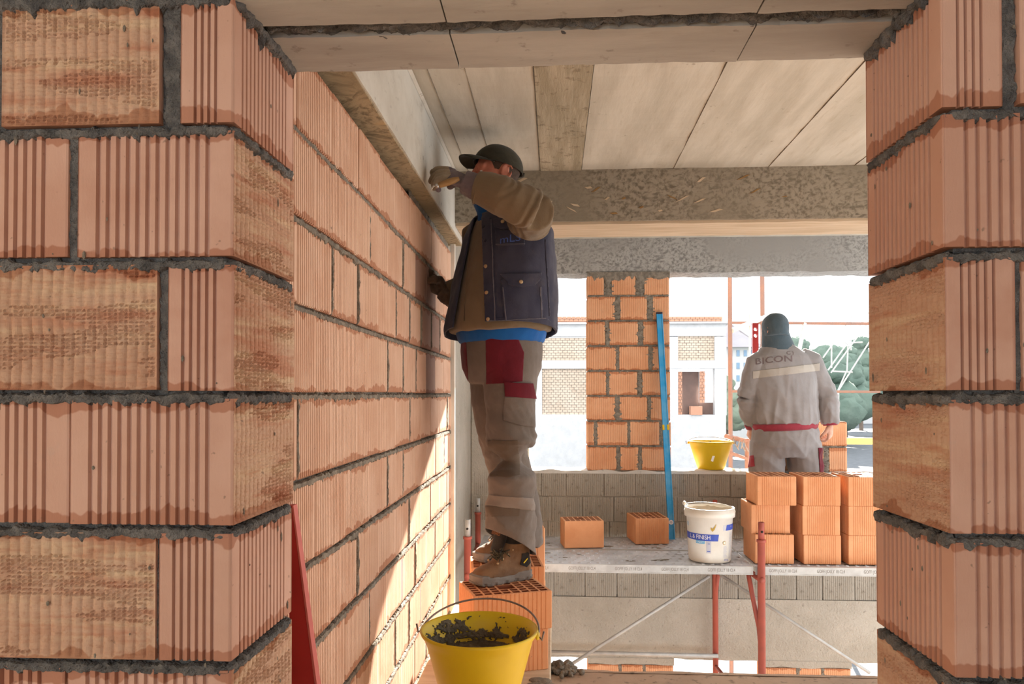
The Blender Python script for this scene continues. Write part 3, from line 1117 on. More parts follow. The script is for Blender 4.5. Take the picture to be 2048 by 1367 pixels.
YB_ = 40.0
def fb(bm, px0, px1, py0, py1, y0, y1, mi=0):
    a, b = at(px0, py1, YB_), at(px1, py0, YB_)
    box(bm, a.x, b.x, y0, y1, a.z, b.z, None, mi)
bld = thing('unfinished_building', 'pale unfinished concrete building with brick infill across the yard', 'building', (0, YB_, -3.2))
def bpart(name, rects, mat, y0=0.0, y1=.4):
    b = nbm()
    for r in rects:
        fb(b, *r, YB_ + y0, YB_ + y1)
    o = obj(name, b, mat, bld)
    o.matrix_parent_inverse = bld.matrix_basis.inverted()
    return o
for r in ((1060, 1452, 647, 673), (1060, 1452, 720, 737), (1060, 1452, 829, 960)):
    bpart('concrete_beam', [r], 'far_conc', 0, .5)
for r in ((1060, 1084, 673, 830), (1340, 1356, 673, 830), (1430, 1453, 673, 830), (1200, 1215, 673, 830)):
    bpart('concrete_column', [r], 'far_conc', .02, .5)
bpart('concrete_slab', [(1050, 1462, 643, 649)], 'far_conc', -.2, 8)
def far_bricks(name, r, mat, bw=9.2, bh=5.0):
    x0, x1, y0, y1 = r
    b = nbm()
    fb(b, x0, x1, y0, y1, YB_ + .2, YB_ + .35, 1)
    k = 0
    y = y1
    while y > y0 + 1:
        x = x0 + (-bw / 2 if k % 2 else 0)
        while x < x1:
            a, c = max(x0, x + .35), min(x1, x + bw - .35)
            if c - a > 1:
                fb(b, a, c, max(y0, y - bh + .35), y - .3, YB_ + .10 + random.uniform(-.02, .03), YB_ + .3)
            x += bw
        y -= bh
        k += 1
    o = obj(name, b, [mat, 'far_conc'], bld)
    o['kind'] = 'stuff'
    o.matrix_parent_inverse = bld.matrix_basis.inverted()
far_bricks('brick_infill', (1084, 1200, 674, 720), 'far_brick')
far_bricks('brick_infill', (1084, 1200, 737, 829), 'far_brick')
far_bricks('brick_infill', (1215, 1340, 674, 720), 'far_brick')
far_bricks('brick_infill', (1215, 1340, 737, 829), 'far_brick')
far_bricks('brick_infill', (1356, 1430, 668, 720), 'far_brick')
far_bricks('brick_parapet', (1060, 1446, 632, 647), 'far_brick_red', 9.2, 5)
far_bricks('brick_jamb', (1356, 1365, 742, 829), 'far_brick_red', 5, 6)
far_bricks('brick_jamb', (1400, 1411, 742, 805), 'far_brick_red', 5, 6)
bpart('door_panel', [(1365, 1401, 742, 829)], 'far_dark', .5, .6)
bpart('low_panel', [(1401, 1430, 805, 829)], 'far_dark', .5, .6)
bpart('crate', [(1381, 1404, 812, 829)], 'far_brick_red', -.1, .4)

def house(name, label, px0, px1, py0, py1, Y, rows, cols, roof=None):
    t = thing(name, label, 'building', (at((px0 + px1) / 2, 800, Y).x, Y, -3.2))
    inv = t.matrix_basis.inverted()
    a, b = at(px0, py1, Y), at(px1, py0, Y)
    o = obj('wall', bbox(a.x, b.x, Y, Y + 10, -3.2, b.z, 0), 'far_white', t)
    o.matrix_parent_inverse = inv
    if roof:
        bm = nbm()
        z = b.z
        ex_ = .6
        vs = [(a.x - ex_, Y - ex_, z), (b.x + ex_, Y - ex_, z), (b.x + ex_, Y + 10.6, z), (a.x - ex_, Y + 10.6, z)]
        q = [bm.verts.new(v) for v in vs]
        r0, r1 = bm.verts.new((a.x + 2, Y + 5, z + roof)), bm.verts.new((b.x - 2, Y + 5, z + roof))
        for f in ((q[0], q[1], r1, r0), (q[1], q[2], r1), (q[2], q[3], r0, r1), (q[3], q[0], r0), (q[3], q[2], q[1], q[0])):
            bm.faces.new(f)
        o = obj('roof', bm, 'far_roof', t)
        o.matrix_parent_inverse = inv
    for i in range(rows):
        for j in range(cols):
            cx = px0 + (px1 - px0) * (j + .5) / cols
            cy = py0 + 12 + i * 25
            w_ = 3.0
            p, q = at(cx - w_, cy + 6, Y), at(cx + w_, cy - 6, Y)
            o = obj('window', bbox(p.x, q.x, Y - .06, Y + .1, p.z, q.z, 0), 'far_glass', t)
            o.matrix_parent_inverse = inv
    return t
house('white_house', 'hazy white house with rows of blue windows behind the scaffold', 1440, 1512, 694, 800, 75, 3, 5, 3.0)
house('low_house', 'long low white house half hidden by the right brick pier', 1655, 1790, 752, 830, 115, 2, 8, 1.0)

def tree(name, label, px, py_top, Y, wd, mat, n=26, grp=None):
    base = at(px, 790, Y)
    t = thing('tree', label, 'tree', (base.x, Y, -3.2), 0, grp)
    top = at(px, py_top, Y).z + 3.2
    b = nbm()
    for i in range(n):
        h_ = random.uniform(.32, .96) * top
        rr_ = wd * (1.08 - .75 * h_ / top) * random.uniform(.5, .8)
        a = random.uniform(0, 6.28)
        ro = wd * .55 * (1.05 - h_ / top)
        sub = nbm()
        bmesh.ops.create_icosphere(sub, subdivisions=3, radius=rr_)
        s_ = random.uniform(0, 50)
        for v in sub.verts:
            v.co *= 1 + .28 * noise.noise(v.co * (2.2 / rr_) + V((s_, 0, 0))) + .22 * noise.noise(v.co * (7 / rr_) + V((0, s_, 0)))
            v.co.z *= .85
            v.co += V((cos(a) * ro, sin(a) * ro, min(h_, top - rr_ * .85)))
        me = bpy.data.meshes.new('x')
        sub.to_mesh(me)
        sub.free()
        b.from_mesh(me)
        bpy.data.meshes.remove(me)
    obj('crown', b, mat, t, True)
    b = nbm()
    limb(b, [(0, 0, 0), (.05, 0, top * .4), (0, .05, top * .8)], [.28, .2, .08], 8)
    obj('trunk', b, 'bark', t)
    return t
tl_ = [('round blue-grey hazy tree just right of the dark knitted hat', 1598, 672, 60, 3.0),
       ('broad hazy tree behind the lattice boom, left one of three', 1655, 688, 66, 3.2),
       ('broad hazy tree behind the lattice boom, middle one of three', 1690, 678, 79, 3.6),
       ('hazy tree partly hidden by the right brick pier, right one of three', 1722, 672, 94, 4.0),
       ('dull green tree seen low beside the orange scaffold tube', 1452, 748, 55, 1.8)]
for i, (lb, px, py, Y, wd) in enumerate(tl_):
    tree('hazy_tree', lb, px, py, Y, wd, 'foliage2' if i == 4 else 'foliage')

# ---- scaffold outside the opening
YS = 7.4
sc = thing('tube_scaffold', 'rusty tube scaffold with rails standing outside the right opening', 'scaffold', (at(1490, 790, YS).x, YS, -3.2))
def spart(name, a, b, r, mat='orangepost'):
    o = obj(name, tube(a, b, r), mat, sc)
    o.matrix_parent_inverse = sc.matrix_basis.inverted()
    return o
def vert(px, r, mat='orangepost', z0=-3.2, z1=3.4, Y=YS):
    x = px_x(px, Y)
    return spart('standard', (x, Y, z0), (x, Y, z1), r, mat)
vert(1460, .018)
vert(1525, .021, 'orangepost', Y=YS + .9)
vert(1500, .010, 'galv', .9, 3.4, YS + .5)
vert(1462, .018, 'orangepost', Y=9.2)  # rear uprights added to carry the unseen shading boards
vert(1527, .018, 'orangepost', Y=9.2)
o = obj('sun_shade_board', bbox(px_x(1300, 9.2), px_x(1560, 9.2), 8.9, 9.2, 2.70, 2.74, .004), 'timber', sc)  # unseen boards added to keep the sun off the floor edge
o.matrix_parent_inverse = sc.matrix_basis.inverted()
o = obj('sun_shade_board', bbox(px_x(1300, 9.2), px_x(1560, 9.2), 9.21, 9.5, 2.70, 2.74, .004), 'timber', sc)
o.matrix_parent_inverse = sc.matrix_basis.inverted()
spart('rail', at(1463, 645, YS + .9), at(1760, 647, YS + .9), .016)
spart('rail', at(1463, 661, YS), at(1530, 634, YS + .9), .026, 'galv')
spart('rail', at(1462, 782, YS + .9), at(1760, 783, YS + .9), .015)
spart('brace', at(1610, 645, YS + .9), at(1590, 740, YS + .9), .022, 'galv')
spart('guard_rail', at(1452, 872, YS - .6), at(1506, 884, YS - .4), .022)
spart('guard_rail', at(1460, 905, YS - .6), at(1506, 921, YS - .4), .016)
spart('guard_post', at(1494, 876, YS - .45), at(1494, 1010, YS - .45), .02)
tie = nbm()
for px in (1466, 1479, 1486):
    p = at(px, 874 + (px - 1452) * .2, YS - .55)
    limb(tie, [p + V((-.02, -.01, -.07)), p + V((0, -.03, .01)), p + V((.02, -.01, -.05)), p + V((.05, 0, -.10))], .006, 6)
o = obj('wire_tie', tie, 'wire', sc)
o.matrix_parent_inverse = sc.matrix_basis.inverted()
o = obj('toe_board', bbox(at(1640, 880, YS).x, at(1790, 880, YS).x, YS - .02, YS + .02, at(1700, 888, YS).z, at(1700, 875, YS).z, .004), 'snowboard', sc)
o.matrix_parent_inverse = sc.matrix_basis.inverted()

# red upright with round holes
b = nbm()
p, q = at(1505, 712, 6.1), at(1516, 646, 6.1)
W2, x0, x1, z0_, z1_ = .0, p.x, q.x, 0.604, q.z
holes = [z1_ - .05, z1_ - .10]
outer = [(x0, z0_), (x1, z0_), (x1, z1_), (x0, z1_)]
for y in (6.085, 6.12):
    es = []
    vs = [b.verts.new((x, y, z)) for x, z in outer]
    es += [b.edges.new((vs[i], vs[(i + 1) % 4])) for i in range(4)]
    for hz_ in holes:
        c = [b.verts.new(((x0 + x1) / 2 + .0145 * cos(2 * pi * k / 20), y, hz_ + .0145 * sin(2 * pi * k / 20))) for k in range(20)]
        es += [b.edges.new((c[i], c[(i + 1) % 20])) for i in range(20)]
    bmesh.ops.triangle_fill(b, edges=es, use_beauty=True)
bl_ = [e for e in b.edges if len(e.link_faces) == 1]
bmesh.ops.bridge_loops(b, edges=[e for e in bl_ if max(abs(v.co.z - zz) for v in e.verts for zz in (holes[0],)) < .02])
bl_ = [e for e in b.edges if len(e.link_faces) == 1]
bmesh.ops.bridge_loops(b, edges=[e for e in bl_ if max(abs(v.co.z - zz) for v in e.verts for zz in (holes[1],)) < .02])
bl_ = [e for e in b.edges if len(e.link_faces) == 1]
bmesh.ops.bridge_loops(b, edges=bl_)
ru = obj('spirit_level', b, 'redboard')
tag(ru, 'red spirit level with two round holes standing upright behind the man in the knitted hat', 'level')

# distant lattice boom
lb = thing('lattice_boom', 'thin lattice boom of tubes rising at the right edge of the far opening', 'crane', at(1650, 800, 14))
def lpart(a, b, r=.014):
    o = obj('lattice_bar', tube(a, b, r, 8), 'galv', lb)
    o.matrix_parent_inverse = lb.matrix_basis.inverted()
YL = 14
A = [(1640, 722), (1740, 560 + 60)]
for l in (((1646, 715), (1735, 590)), ((1662, 745), (1745, 632)), ((1656, 740), (1740, 622)), ((1674, 785), (1760, 650)),
          ((1662, 686), (1725, 684)), ((1664, 742), (1705, 744)), ((1663, 686), (1663, 735)), ((1696, 686), (1694, 742)),
          ((1701, 632), (1702, 700)), ((1700, 640), (1686, 652)), ((1674, 785), (1692, 744))):
    lpart(at(*l[0], YL), at(*l[1], YL))
q_ = at(1674, 785, YL)
lpart(q_, V((q_.x, YL, -3.2)), .04)

# ================================================================== TRESTLES AND DECK
ZD = .09
def plank(x0, x1, y0, y1, label, marks=()):
    t = thing('scaffold_plank', label, 'plank', ((x0 + x1) / 2, (y0 + y1) / 2, ZD - .05), 0, 'steel planks of the trestle deck')
    lx, ly = (x1 - x0) / 2, (y1 - y0) / 2
    b = nbm()
    box(b, -lx, lx, -ly + .004, ly - .004, .044, .05)
    obj('deck_sheet', b, 'deckm', t)
    for s in (-1, 1):
        b = nbm()
        box(b, -lx, lx, s * ly - .003, s * ly + .003, 0, .051)
        box(b, -lx, lx, s * ly - (.02 if s > 0 else -.0), s * ly + (.0 if s > 0 else .02), .0, .004)
        box(b, -lx, lx, s * ly - .005, s * ly + .005, .046, .053)
        box(b, -lx, lx, s * ly - .005, s * ly + .005, -.001, .005)
        obj('side_rail', b, 'galv', t)
    b = nbm()
    nx, ny = int(2 * lx / .062), 6
    for i in range(nx):
        for j in range(ny):
            cx, cy = -lx + .04 + i * .062 + (.031 if j % 2 else 0), -ly + .05 + j * (2 * ly - .1) / (ny - 1)
            if cx > lx - .03:
                continue
            r0 = [b.verts.new((cx + .017 * cos(k * pi / 3), cy + .014 * sin(k * pi / 3), .0502)) for k in range(6)]
            r1 = [b.verts.new((cx + .009 * cos(k * pi / 3), cy + .008 * sin(k * pi / 3), .056)) for k in range(6)]
            r2 = [b.verts.new((cx + .007 * cos(k * pi / 3), cy + .006 * sin(k * pi / 3), .0505)) for k in range(6)]
            for a, c in ((r0, r1), (r1, r2)):
                for k in range(6):
                    b.faces.new((a[k], a[(k + 1) % 6], c[(k + 1) % 6], c[k]))
            b.faces.new(r2).material_index = 1  # dark face painted in place of a shaded punched hole
    o = obj('grip_dimples', b, ['deckm', 'hole_dark'], t)
    o['kind'] = 'stuff'
    # dried mortar and dust on the sheet
    b = nbm()
    for i in range(22):
        cx, cy = random.uniform(-lx + .08, lx - .08), random.uniform(-ly + .06, ly - .06)
        R = random.uniform(.006, .03)
        n = 12
        ring = [b.verts.new((cx + R * 1.6 * (1 + .5 * noise.noise(V((k, i, 0)) * 1.7)) * cos(2 * pi * k / n), cy + R * (1 + .5 * noise.noise(V((k, i, 3)) * 1.7)) * sin(2 * pi * k / n), .0505)) for k in range(n)]
        c = b.verts.new((cx, cy, .0505 + R * .16))
        for k in range(n):
            b.faces.new((ring[k], ring[(k + 1) % n], c))
    o = obj('mortar_crumbs', b, 'mortar_wall', t)
    o['kind'] = 'stuff'
    for mx in marks:
        tb = text_mesh('GOFFI JOLLY 18 CL4', .030, .0006)
        m = Matrix.Translation((mx - (x0 + x1) / 2, -ly - .0034, .026)) @ Matrix.Rotation(pi/2, 4, 'X') @ Matrix.Diagonal((.66, 1, 1, 1))
        bmesh.ops.transform(tb, matrix=m, verts=tb.verts)
        obj('stamped_lettering', tb, 'stamp', t)
    return t

XT = 1.325
mk = [(at(px, 1141, 4.93)).x for px in (1070, 1164, 1257, 1350, 1443)]
mk2 = [(at(px, 1141, 4.93)).x for px in (1566, 1662, 1756)]
plank(-.56, XT - .045, 4.935, 5.405, 'front steel plank under the white tub, left of the red post', mk)
plank(-.56, XT - .045, 5.425, 5.885, 'back steel plank under the two single loose bricks')
plank(XT - .03, 3.3, 4.935, 5.405, 'front steel plank under the brick stacks, right of the red post', mk2)
plank(XT - .03, 3.3, 5.425, 5.885, 'back steel plank under the man in the knitted hat')


def trestle(x, label, front_y, back_y, xb, lean=True):
    t = thing('trestle', label, 'trestle', (x, front_y, -1.6))
    inv = t.matrix_basis.inverted()
    def add(name, bm, mat, smooth=True):
        o = obj(name, bm, mat, t, smooth)
        o.matrix_parent_inverse = inv
        return o
    for xx, yy, r in ((x, front_y, .024), (xb, back_y, .022)):
        b = nbm()
        lathe(b, [(0, -1.6), (r, -1.6), (r, .255), (r * 1.25, .256), (r * 1.25, .272), (r, .273), (.0, .273)], 16, (xx, yy, 0))
        add('post', b, 'redpost')
        b = nbm()
        lathe(b, [(0, .27), (r * .82, .27), (r * .82, .383), (r * .64, .385), (r * .6, .30), (0, .30)], 16, (xx, yy, 0))
        add('sleeve', b, 'galv' if x < 0 else 'redpost')
        b = nbm()
        limb(b, [(xx, yy - r * .84, .325), (xx, yy - r * .62, .325)], .008, 10)
        add('pin_hole', b, 'black')
        b = nbm()
        box(b, xx - .05, xx + .05, yy - .05, yy + .05, -1.6, -1.59)
        add('foot_plate', b, 'redpost', False)
    # bearer under the planks and knee braces
    b = nbm()
    limb(b, [(x, front_y - .03, .015), (xb, back_y + .03, .015)], .019, 12)
    add('bearer', b, 'redpost')
    if lean:
        b = nbm()
        limb(b, [(x - .066, front_y + .06, .03), (x - .045, front_y + .05, -.1), (x - .012, front_y + .02, -.3), (x, front_y, -.5)], .015, 10)
        add('knee_brace', b, 'redpost')
        b = nbm()
        limb(b, [(xb + .06, back_y - .06, .03), (xb + .045, back_y - .05, -.05), (xb + .014, back_y - .02, -.22), (xb, back_y, -.38)], .015, 10)
        add('knee_brace', b, 'redpost')
    b = nbm()
    limb(b, [(x, front_y, -.9), (xb, back_y, -.9)], .014, 10)
    add('cross_tube', b, 'redpost')
    return t
def PB(px, py, Y):
    return at(px, py, Y)
xb = px_x(1429, 5.91)
tr = trestle(XT, 'red tubular trestle in front of the brick stacks', 4.905, 5.91, xb)
trestle(-.575, 'red tubular trestle beside the left wall with galvanised sleeves', 4.905, 5.91, px_x(956, 5.91), False)
inv = tr.matrix_basis.inverted()
for a, c, r, nm in ((at(1418, 1152, 5.86), at(1136, 1332, 5.4), .012, 'diagonal_brace'),
                    (at(1440, 1148, 5.86), at(1740, 1345, 5.5), .012, 'diagonal_brace'),
                    (at(1060, 1302, 5.88), at(1436, 1311, 5.88), .016, 'horizontal_brace')):
    o = obj(nm, tube(a, c, r, 10), 'galv', tr, True)
    o.matrix_parent_inverse = inv

# ================================================================== LOOSE BRICKS
def brick_thing(label, x, y, z, rz, L=.30, D=.25, hh=.19, group=None, nx=13, ny=12, mat='brick_loose', name='brick', m=.028):
    """z is the underside"""
    o = bpy.data.objects.new(name, brick_mesh(L, D, hh, nx, ny, True, .0028, m, mat))
    C.objects.link(o)
    o.location = (x, y, z + hh / 2)
    o.rotation_euler = (0, 0, rz)
    return tag(o, label, 'brick', group)

def by_front(pL, pR, hh, D, label, **kw):
    """front face between two foot points on the deck"""
    a, c = V(pL), V(pR)
    d = (c - a)
    L = d.length
    ang = atan2(d.y, d.x)
    nrm = V((-sin(ang), cos(ang), 0))
    ce = (a + c) / 2 + nrm * (D / 2)
    return brick_thing(label, ce.x, ce.y, a.z, ang, kw.pop('L', L), D, hh, **kw)
def ground_pt(px, py, z):
    d = ray(px, py)
    return CAM + d * ((z - CAM.z) / d.z)
ZT = ZD + .0068
a = ground_pt(1129, 1096, ZT); c = ground_pt(1208, 1094.5, ZT)
by_front(a, c, .195, .20, 'single loose orange brick on the deck nearest to the man in the cap', nx=0, ny=12)
a = ground_pt(1271, 1088, ZT); c = ground_pt(1338, 1087, ZT)
by_front(a, c, .19, .29, 'single loose orange brick on the deck at the foot of the blue level')
yst = 5.0
cols = [((1512, 1590), 'left', (0, .0, -.004)), ((1604, 1679), 'middle', (.004, 0, .003)), ((1695, 1772), 'right', (0, .004, 0))]
lev = ['bottom', 'middle', 'top']
for (pa, pb), cn_, off in cols:
    for k in range(3):
        xa, xc = px_x(pa, yst), px_x(pb, yst)
        dx = (-.012, .004, .006)[k] if cn_ == 'left' else off[k]
        brick_thing('%s brick of the %s column in the orange brick stack on the deck' % (lev[k], cn_), (xa + xc) / 2 + (-.025 if (cn_ == 'left' and k == 1) else dx), yst + .15 + (.03 if cn_ == 'left' and k == 1 else 0), ZT + .1905 * k, random.uniform(-.015, .015) - .01, xc - xa, .30, .19, 'bricks stacked three high on the deck', 14, 14)
# bricks the man in the cap stands on
zb = .06
bo = thing('board', 'pale wooden board carrying the bricks under the man in the cap', 'board', (-.28, 3.45, 0))
obj('plank', bbox(-.27, .262, -.62, .62, .001, zb, .005), 'timber', bo)
bb_ = nbm()
for i in range(18):
    R = random.uniform(.012, .03)
    cx, cy = random.uniform(.2, .25), random.uniform(-.6, -.42)
    sub = nbm()
    bmesh.ops.create_icosphere(sub, subdivisions=2, radius=R, matrix=Matrix.Translation((cx, cy, zb)) @ Matrix.Diagonal((1.4, 1, .4, 1)))
    me = bpy.data.meshes.new('x'); sub.to_mesh(me); sub.free(); bb_.from_mesh(me); bpy.data.meshes.remove(me)
o = obj('mortar_crumbs', bb_, 'mortar_wall', bo)
o['kind'] = 'stuff'
ang = .355
fr = [V((-.329, 3.01, 0)), V((-.012, 3.13, 0))]
nr = V((-sin(ang), cos(ang), 0))
cen = (fr[0] + fr[1]) / 2 + nr * .132
h1, h2 = .172, .156
ZS = zb + h1 + h2 + .002
brick_thing('front upper brick, under the near boot of the man in the cap', cen.x, cen.y, zb + h1 + .001, ang, .338, .262, h2, 'bricks piled under the man in the cap', 16, 14, 'brick_loose', m=.016)
brick_thing('front lower brick of the pile beside the yellow bucket', cen.x - .012, cen.y + .015, zb, ang - .03, .335, .262, h1, 'bricks piled under the man in the cap', 16, 14, 'brick_loose', m=.016)
c2 = V((-.24, 3.665, 0))
brick_thing('rear upper brick, under the far boot of the man in the cap', c2.x, c2.y, zb + h1 + .001, .13, .35, .262, h2, 'bricks piled under the man in the cap', 16, 14, 'brick_loose', m=.016)
brick_thing('rear lower brick of the pile, by the left wall', c2.x, c2.y, zb, .13, .35, .262, h1, 'bricks piled under the man in the cap', 16, 14, 'brick_loose', m=.016)
brick_thing('sunlit brick standing behind the heel of the far boot', -.165, 3.968, zb, .13, .20, .25, .19, 'bricks behind the heels of the man in the cap', 10, 12)
brick_thing('sunlit topmost brick behind the heel of the far boot', -.168, 3.968, zb + .191, .13, .20, .25, .27, 'bricks behind the heels of the man in the cap', 10, 12)
# ---- mortar heap on the slab edge
b = nbm()
bmesh.ops.create_icosphere(b, subdivisions=5, radius=1)
for v in b.verts:
    n_ = v.co.copy()
    rr_ = 1 + .45 * noise.noise(n_ * 2.1) + .22 * noise.noise(n_ * 6) + .10 * noise.noise(n_ * 15)
    v.co = V((n_.x * .058 * rr_, n_.y * .045 * rr_, max(-.004, n_.z * .036 * rr_)))
sub = nbm()
for i in range(16):
    bmesh.ops.create_icosphere(sub, subdivisions=2, radius=random.uniform(.005, .015), matrix=Matrix.Translation((random.gauss(.02, .06), random.gauss(-.02, .04), .004)))
me = bpy.data.meshes.new('x'); sub.to_mesh(me); sub.free(); b.from_mesh(me); bpy.data.meshes.remove(me)
hp = ground_pt(1122, 1342, .0)
o = obj('mortar_heap', b, 'mortar_wall', None, True, (hp.x, hp.y, .008))
tag(o, 'small grey heap of dropped mortar on the edge of the floor slab', 'mortar')

# ================================================================== BUCKETS
def bucket(name, label, x, y, z, rim, hh, rb, handle_tilt, level, mat='yellow', group=None):
    t = thing(name, label, 'bucket', (x, y, z), 0, group)
    b = nbm()
    rm = rim * .90
    prof = [(0, 0), (rb, 0), (rb + .004, .006), (rm, hh - .045), (rm + .003, hh - .032), (rim, hh - .012), (rim + .003, hh - .004), (rim - .001, hh),
            (rim - .007, hh - .003), (rm - .001, hh - .032), (rb - .002, .010), (0, .010)]
    lathe(b, prof, 64)
    obj('body', b, mat, t, True)
    # mortar inside with a lumpy surface
    rl = rb + (rm - rb) * level / (hh - .045) - .006
    b = nbm()
    rings = []
    for i in range(26):
        r_ = rl * i / 25
        rings.append([b.verts.new((r_ * cos(2 * pi * k / 64), r_ * sin(2 * pi * k / 64), level + .014 * noise.noise(V((r_ * 22 * cos(2 * pi * k / 64), r_ * 22 * sin(2 * pi * k / 64), 2))) + .008 * noise.noise(V((r_ * 70 * cos(2 * pi * k / 64), r_ * 70 * sin(2 * pi * k / 64), 7))))) for k in range(64)] if i else [b.verts.new((0, 0, level))])
    for k in range(64):
        b.faces.new((rings[0][0], rings[1][k], rings[1][(k + 1) % 64]))
    for p_, q_ in zip(rings[1:], rings[2:]):
        for k in range(64):
            b.faces.new((p_[k], q_[k], q_[(k + 1) % 64], p_[(k + 1) % 64]))
    obj('mortar_fill', b, 'mortar_wet', t, True)
    # mortar smeared on the inner wall and rim
    def wall_r(zz):
        return rb + (rm - rb) * (zz - .006) / (hh - .051) if zz < hh - .04 else rm + (rim - rm) * (zz - hh + .04) / .04
    b = nbm()
    nu, nv = 260, 34
    g = []
    for i in range(nu + 1):
        a_ = 2 * pi * i / nu
        row = []
        for j in range(nv + 1):
            zz = level - .01 + (hh - .012 - level + .01) * j / nv
            s = .9 * noise.noise(V((cos(a_) * 3.2, sin(a_) * 3.2, zz * 24))) + .75 * noise.noise(V((cos(a_) * 13, sin(a_) * 13, zz * 75 + 3))) + .4 * noise.noise(V((cos(a_) * 34, sin(a_) * 34, zz * 160 + 3)))
            s += .80 - 1.25 * j / nv + .25 * (-cos(a_))
            s += .35 if (j / nv > .30 and j / nv < .42) else 0
            s -= .75 if .12 < j / nv < .26 else 0
            off = .0045 if s > .05 else -.003
            r_ = wall_r(zz) - .0045 - off * (1.2 if j < nv else 0)
            row.append((b.verts.new((r_ * cos(a_), r_ * sin(a_), zz)), s > .0))
        g.append(row)
    for i in range(nu):
        for j in range(nv):
            if g[i][j][1] or g[i + 1][j + 1][1]:
                b.faces.new([x_[0] for x_ in (g[i][j], g[i + 1][j], g[i + 1][j + 1], g[i][j + 1])])
    bmesh.ops.delete(b, geom=[v for v in b.verts if not v.link_faces], context='VERTS')
    obj('mortar_smear', b, 'mortar_wet', t, True)
    # handle
    b = nbm()
    R = rim + .004
    pts = []
    for k in range(33):
        a_ = pi * k / 32
        hgt = R * .98 * sin(a_)
        pts.append(V((R * cos(a_), hgt * sin(handle_tilt), hh - .012 + hgt * cos(handle_tilt))))
    pts = [pts[0] + V((.018, -.004, .014)), pts[0] + V((.012, -.006, -.012))] + pts + [pts[-1] + V((-.012, -.006, -.012)), pts[-1] + V((-.018, -.004, .014))]
    limb(b, pts, .0032, 8)
    obj('handle', b, 'wire', t, True)
    for s in (-1, 1):
        b = nbm()
        ball(b, (s * (rim + .002), 0, hh - .014), (.007, .016, .012))
        obj('ear', b, mat, t, True)
    return t
q = dp(959, 1256, 2.33)
bk = bucket('bucket', 'large yellow mortar bucket in the foreground with wet mortar and wire handle', q.x, q.y, .205, .182, q.z - .205 + .002, .100, radians(72), .185)
bk.rotation_euler = (0, 0, radians(-8))
brick_thing('brick under the yellow foreground bucket', q.x, q.y, .002, .2, .30, .25, .2, None, 13, 12)
q2 = at(1422, 938, 6.115)
t2 = bucket('bucket', 'smaller sunlit yellow bucket standing on the block wall sill', q2.x, 6.12, .606, .178, .225, .102, radians(78), .15)
b = nbm()
box(b, -.009, .009, -.001, .001, -.03, .03, Matrix.Translation((-.012, -.1435, .10)) @ Matrix.Rotation(radians(-18), 4, 'X') @ Matrix.Rotation(.35, 4, 'Y'))
obj('paper_label', b, 'white_pr', t2)

# ---- white filler tub
TX, TY, TH, TR0, TR1 = px_x(1419, 5.10), 5.115, .352, .139, .156
tb_ = thing('tub', 'white plastic filler tub with blue printed band on the deck', 'tub', (TX, TY, ZT))
b = nbm()
lathe(b, [(0, 0), (TR0 - .006, 0), (TR0, .01), (TR1 - .004, TH - .06), (TR1 + .010, TH - .058), (TR1 + .012, TH - .022), (TR1 + .006, TH - .018), (TR1 + .008, TH), (TR1 - .002, TH),
          (TR1 - .006, TH - .03), (TR0 - .005, .02), (0, .02)], 64)
obj('body', b, 'white_pl', tb_, True)
b = nbm()
rings = []
for i in range(14):
    r_ = (TR1 - .006) * i / 13
    rings.append([b.verts.new((r_ * cos(2 * pi * k / 48), r_ * sin(2 * pi * k / 48), TH - .05 + .035 * (i / 13) ** 3 * (1 if sin(2 * pi * k / 48) > -.2 else .2) + .014 * noise.noise(V((r_ * 30 * cos(2 * pi * k / 48), r_ * 30 * sin(2 * pi * k / 48), 4))))) for k in range(48)])
for p_, q_ in zip(rings, rings[1:]):
    for k in range(48):
        b.faces.new((p_[k], q_[k], q_[(k + 1) % 48], p_[(k + 1) % 48]))
bmesh.ops.remove_doubles(b, verts=list(b.verts), dist=1e-6)
obj('dried_filler', b, 'cement_white', tb_, True)
def tr_(z):
    return TR0 + (TR1 - .004 - TR0) * z / (TH - .06)
def wrap(name, poly, mat, off=.0008):
    """flat print laid round the tub; poly in (degrees from the front, height)"""
    b = nbm()
    vs = [b.verts.new((p[0], p[1], 0)) for p in poly]
    b.faces.new(vs)
    bmesh.ops.subdivide_edges(b, edges=list(b.edges), cuts=10, use_grid_fill=True) if len(poly) == 4 else None
    for v in b.verts:
        a_, z = radians(v.co.x) - pi / 2, v.co.y
        r_ = tr_(z) + off
        v.co = V((r_ * cos(a_), r_ * sin(a_), z))
    return obj(name, b, mat, tb_)
def wrap_text(s, deg, z, size, mat, sx=1.0):
    b = text_mesh(s, size, .0)
    bmesh.ops.triangulate(b, faces=list(b.faces))
    for v in b.verts:
        zz = z + v.co.y
        a_ = radians(deg) + v.co.x * sx / tr_(zz) - pi / 2
        r_ = tr_(zz) + .0018
        v.co = V((r_ * cos(a_), r_ * sin(a_), zz))
    return obj('lettering', b, mat, tb_)
def q4(a0, a1, z0, z1, sk=0):
    return [(a0, z0), (a1, z0), (a1 + sk, z1), (a0 + sk, z1)]
wrap('printed_band', q4(-115, 10, .148, .192, 2), 'blue_pr')
wrap_text('L & FINISH', -39, .170, .039, 'white_pr', .86)
wrap('printed_tag', q4(-48, -24, .128, .148), 'cyan_pr', .0012)
wrap_text('LIGHT', -36, .138, .018, 'white_pr')
wrap('printed_tag', q4(32, 74, .215, .252, 3), 'blue_pr')
wrap_text('18', 52, .238, .018, 'grey_pr')
wrap('printed_tag', q4(24, 31, .215, .25), 'grey_pr')
wrap_text('R', -78, .245, .04, 'cyan_pr')
tick = [(-9, .236), (-6, .238), (-4, .228), (1, .246), (4.5, .262), (5, .256), (0, .222), (-4.5, .211), (-8, .222)]
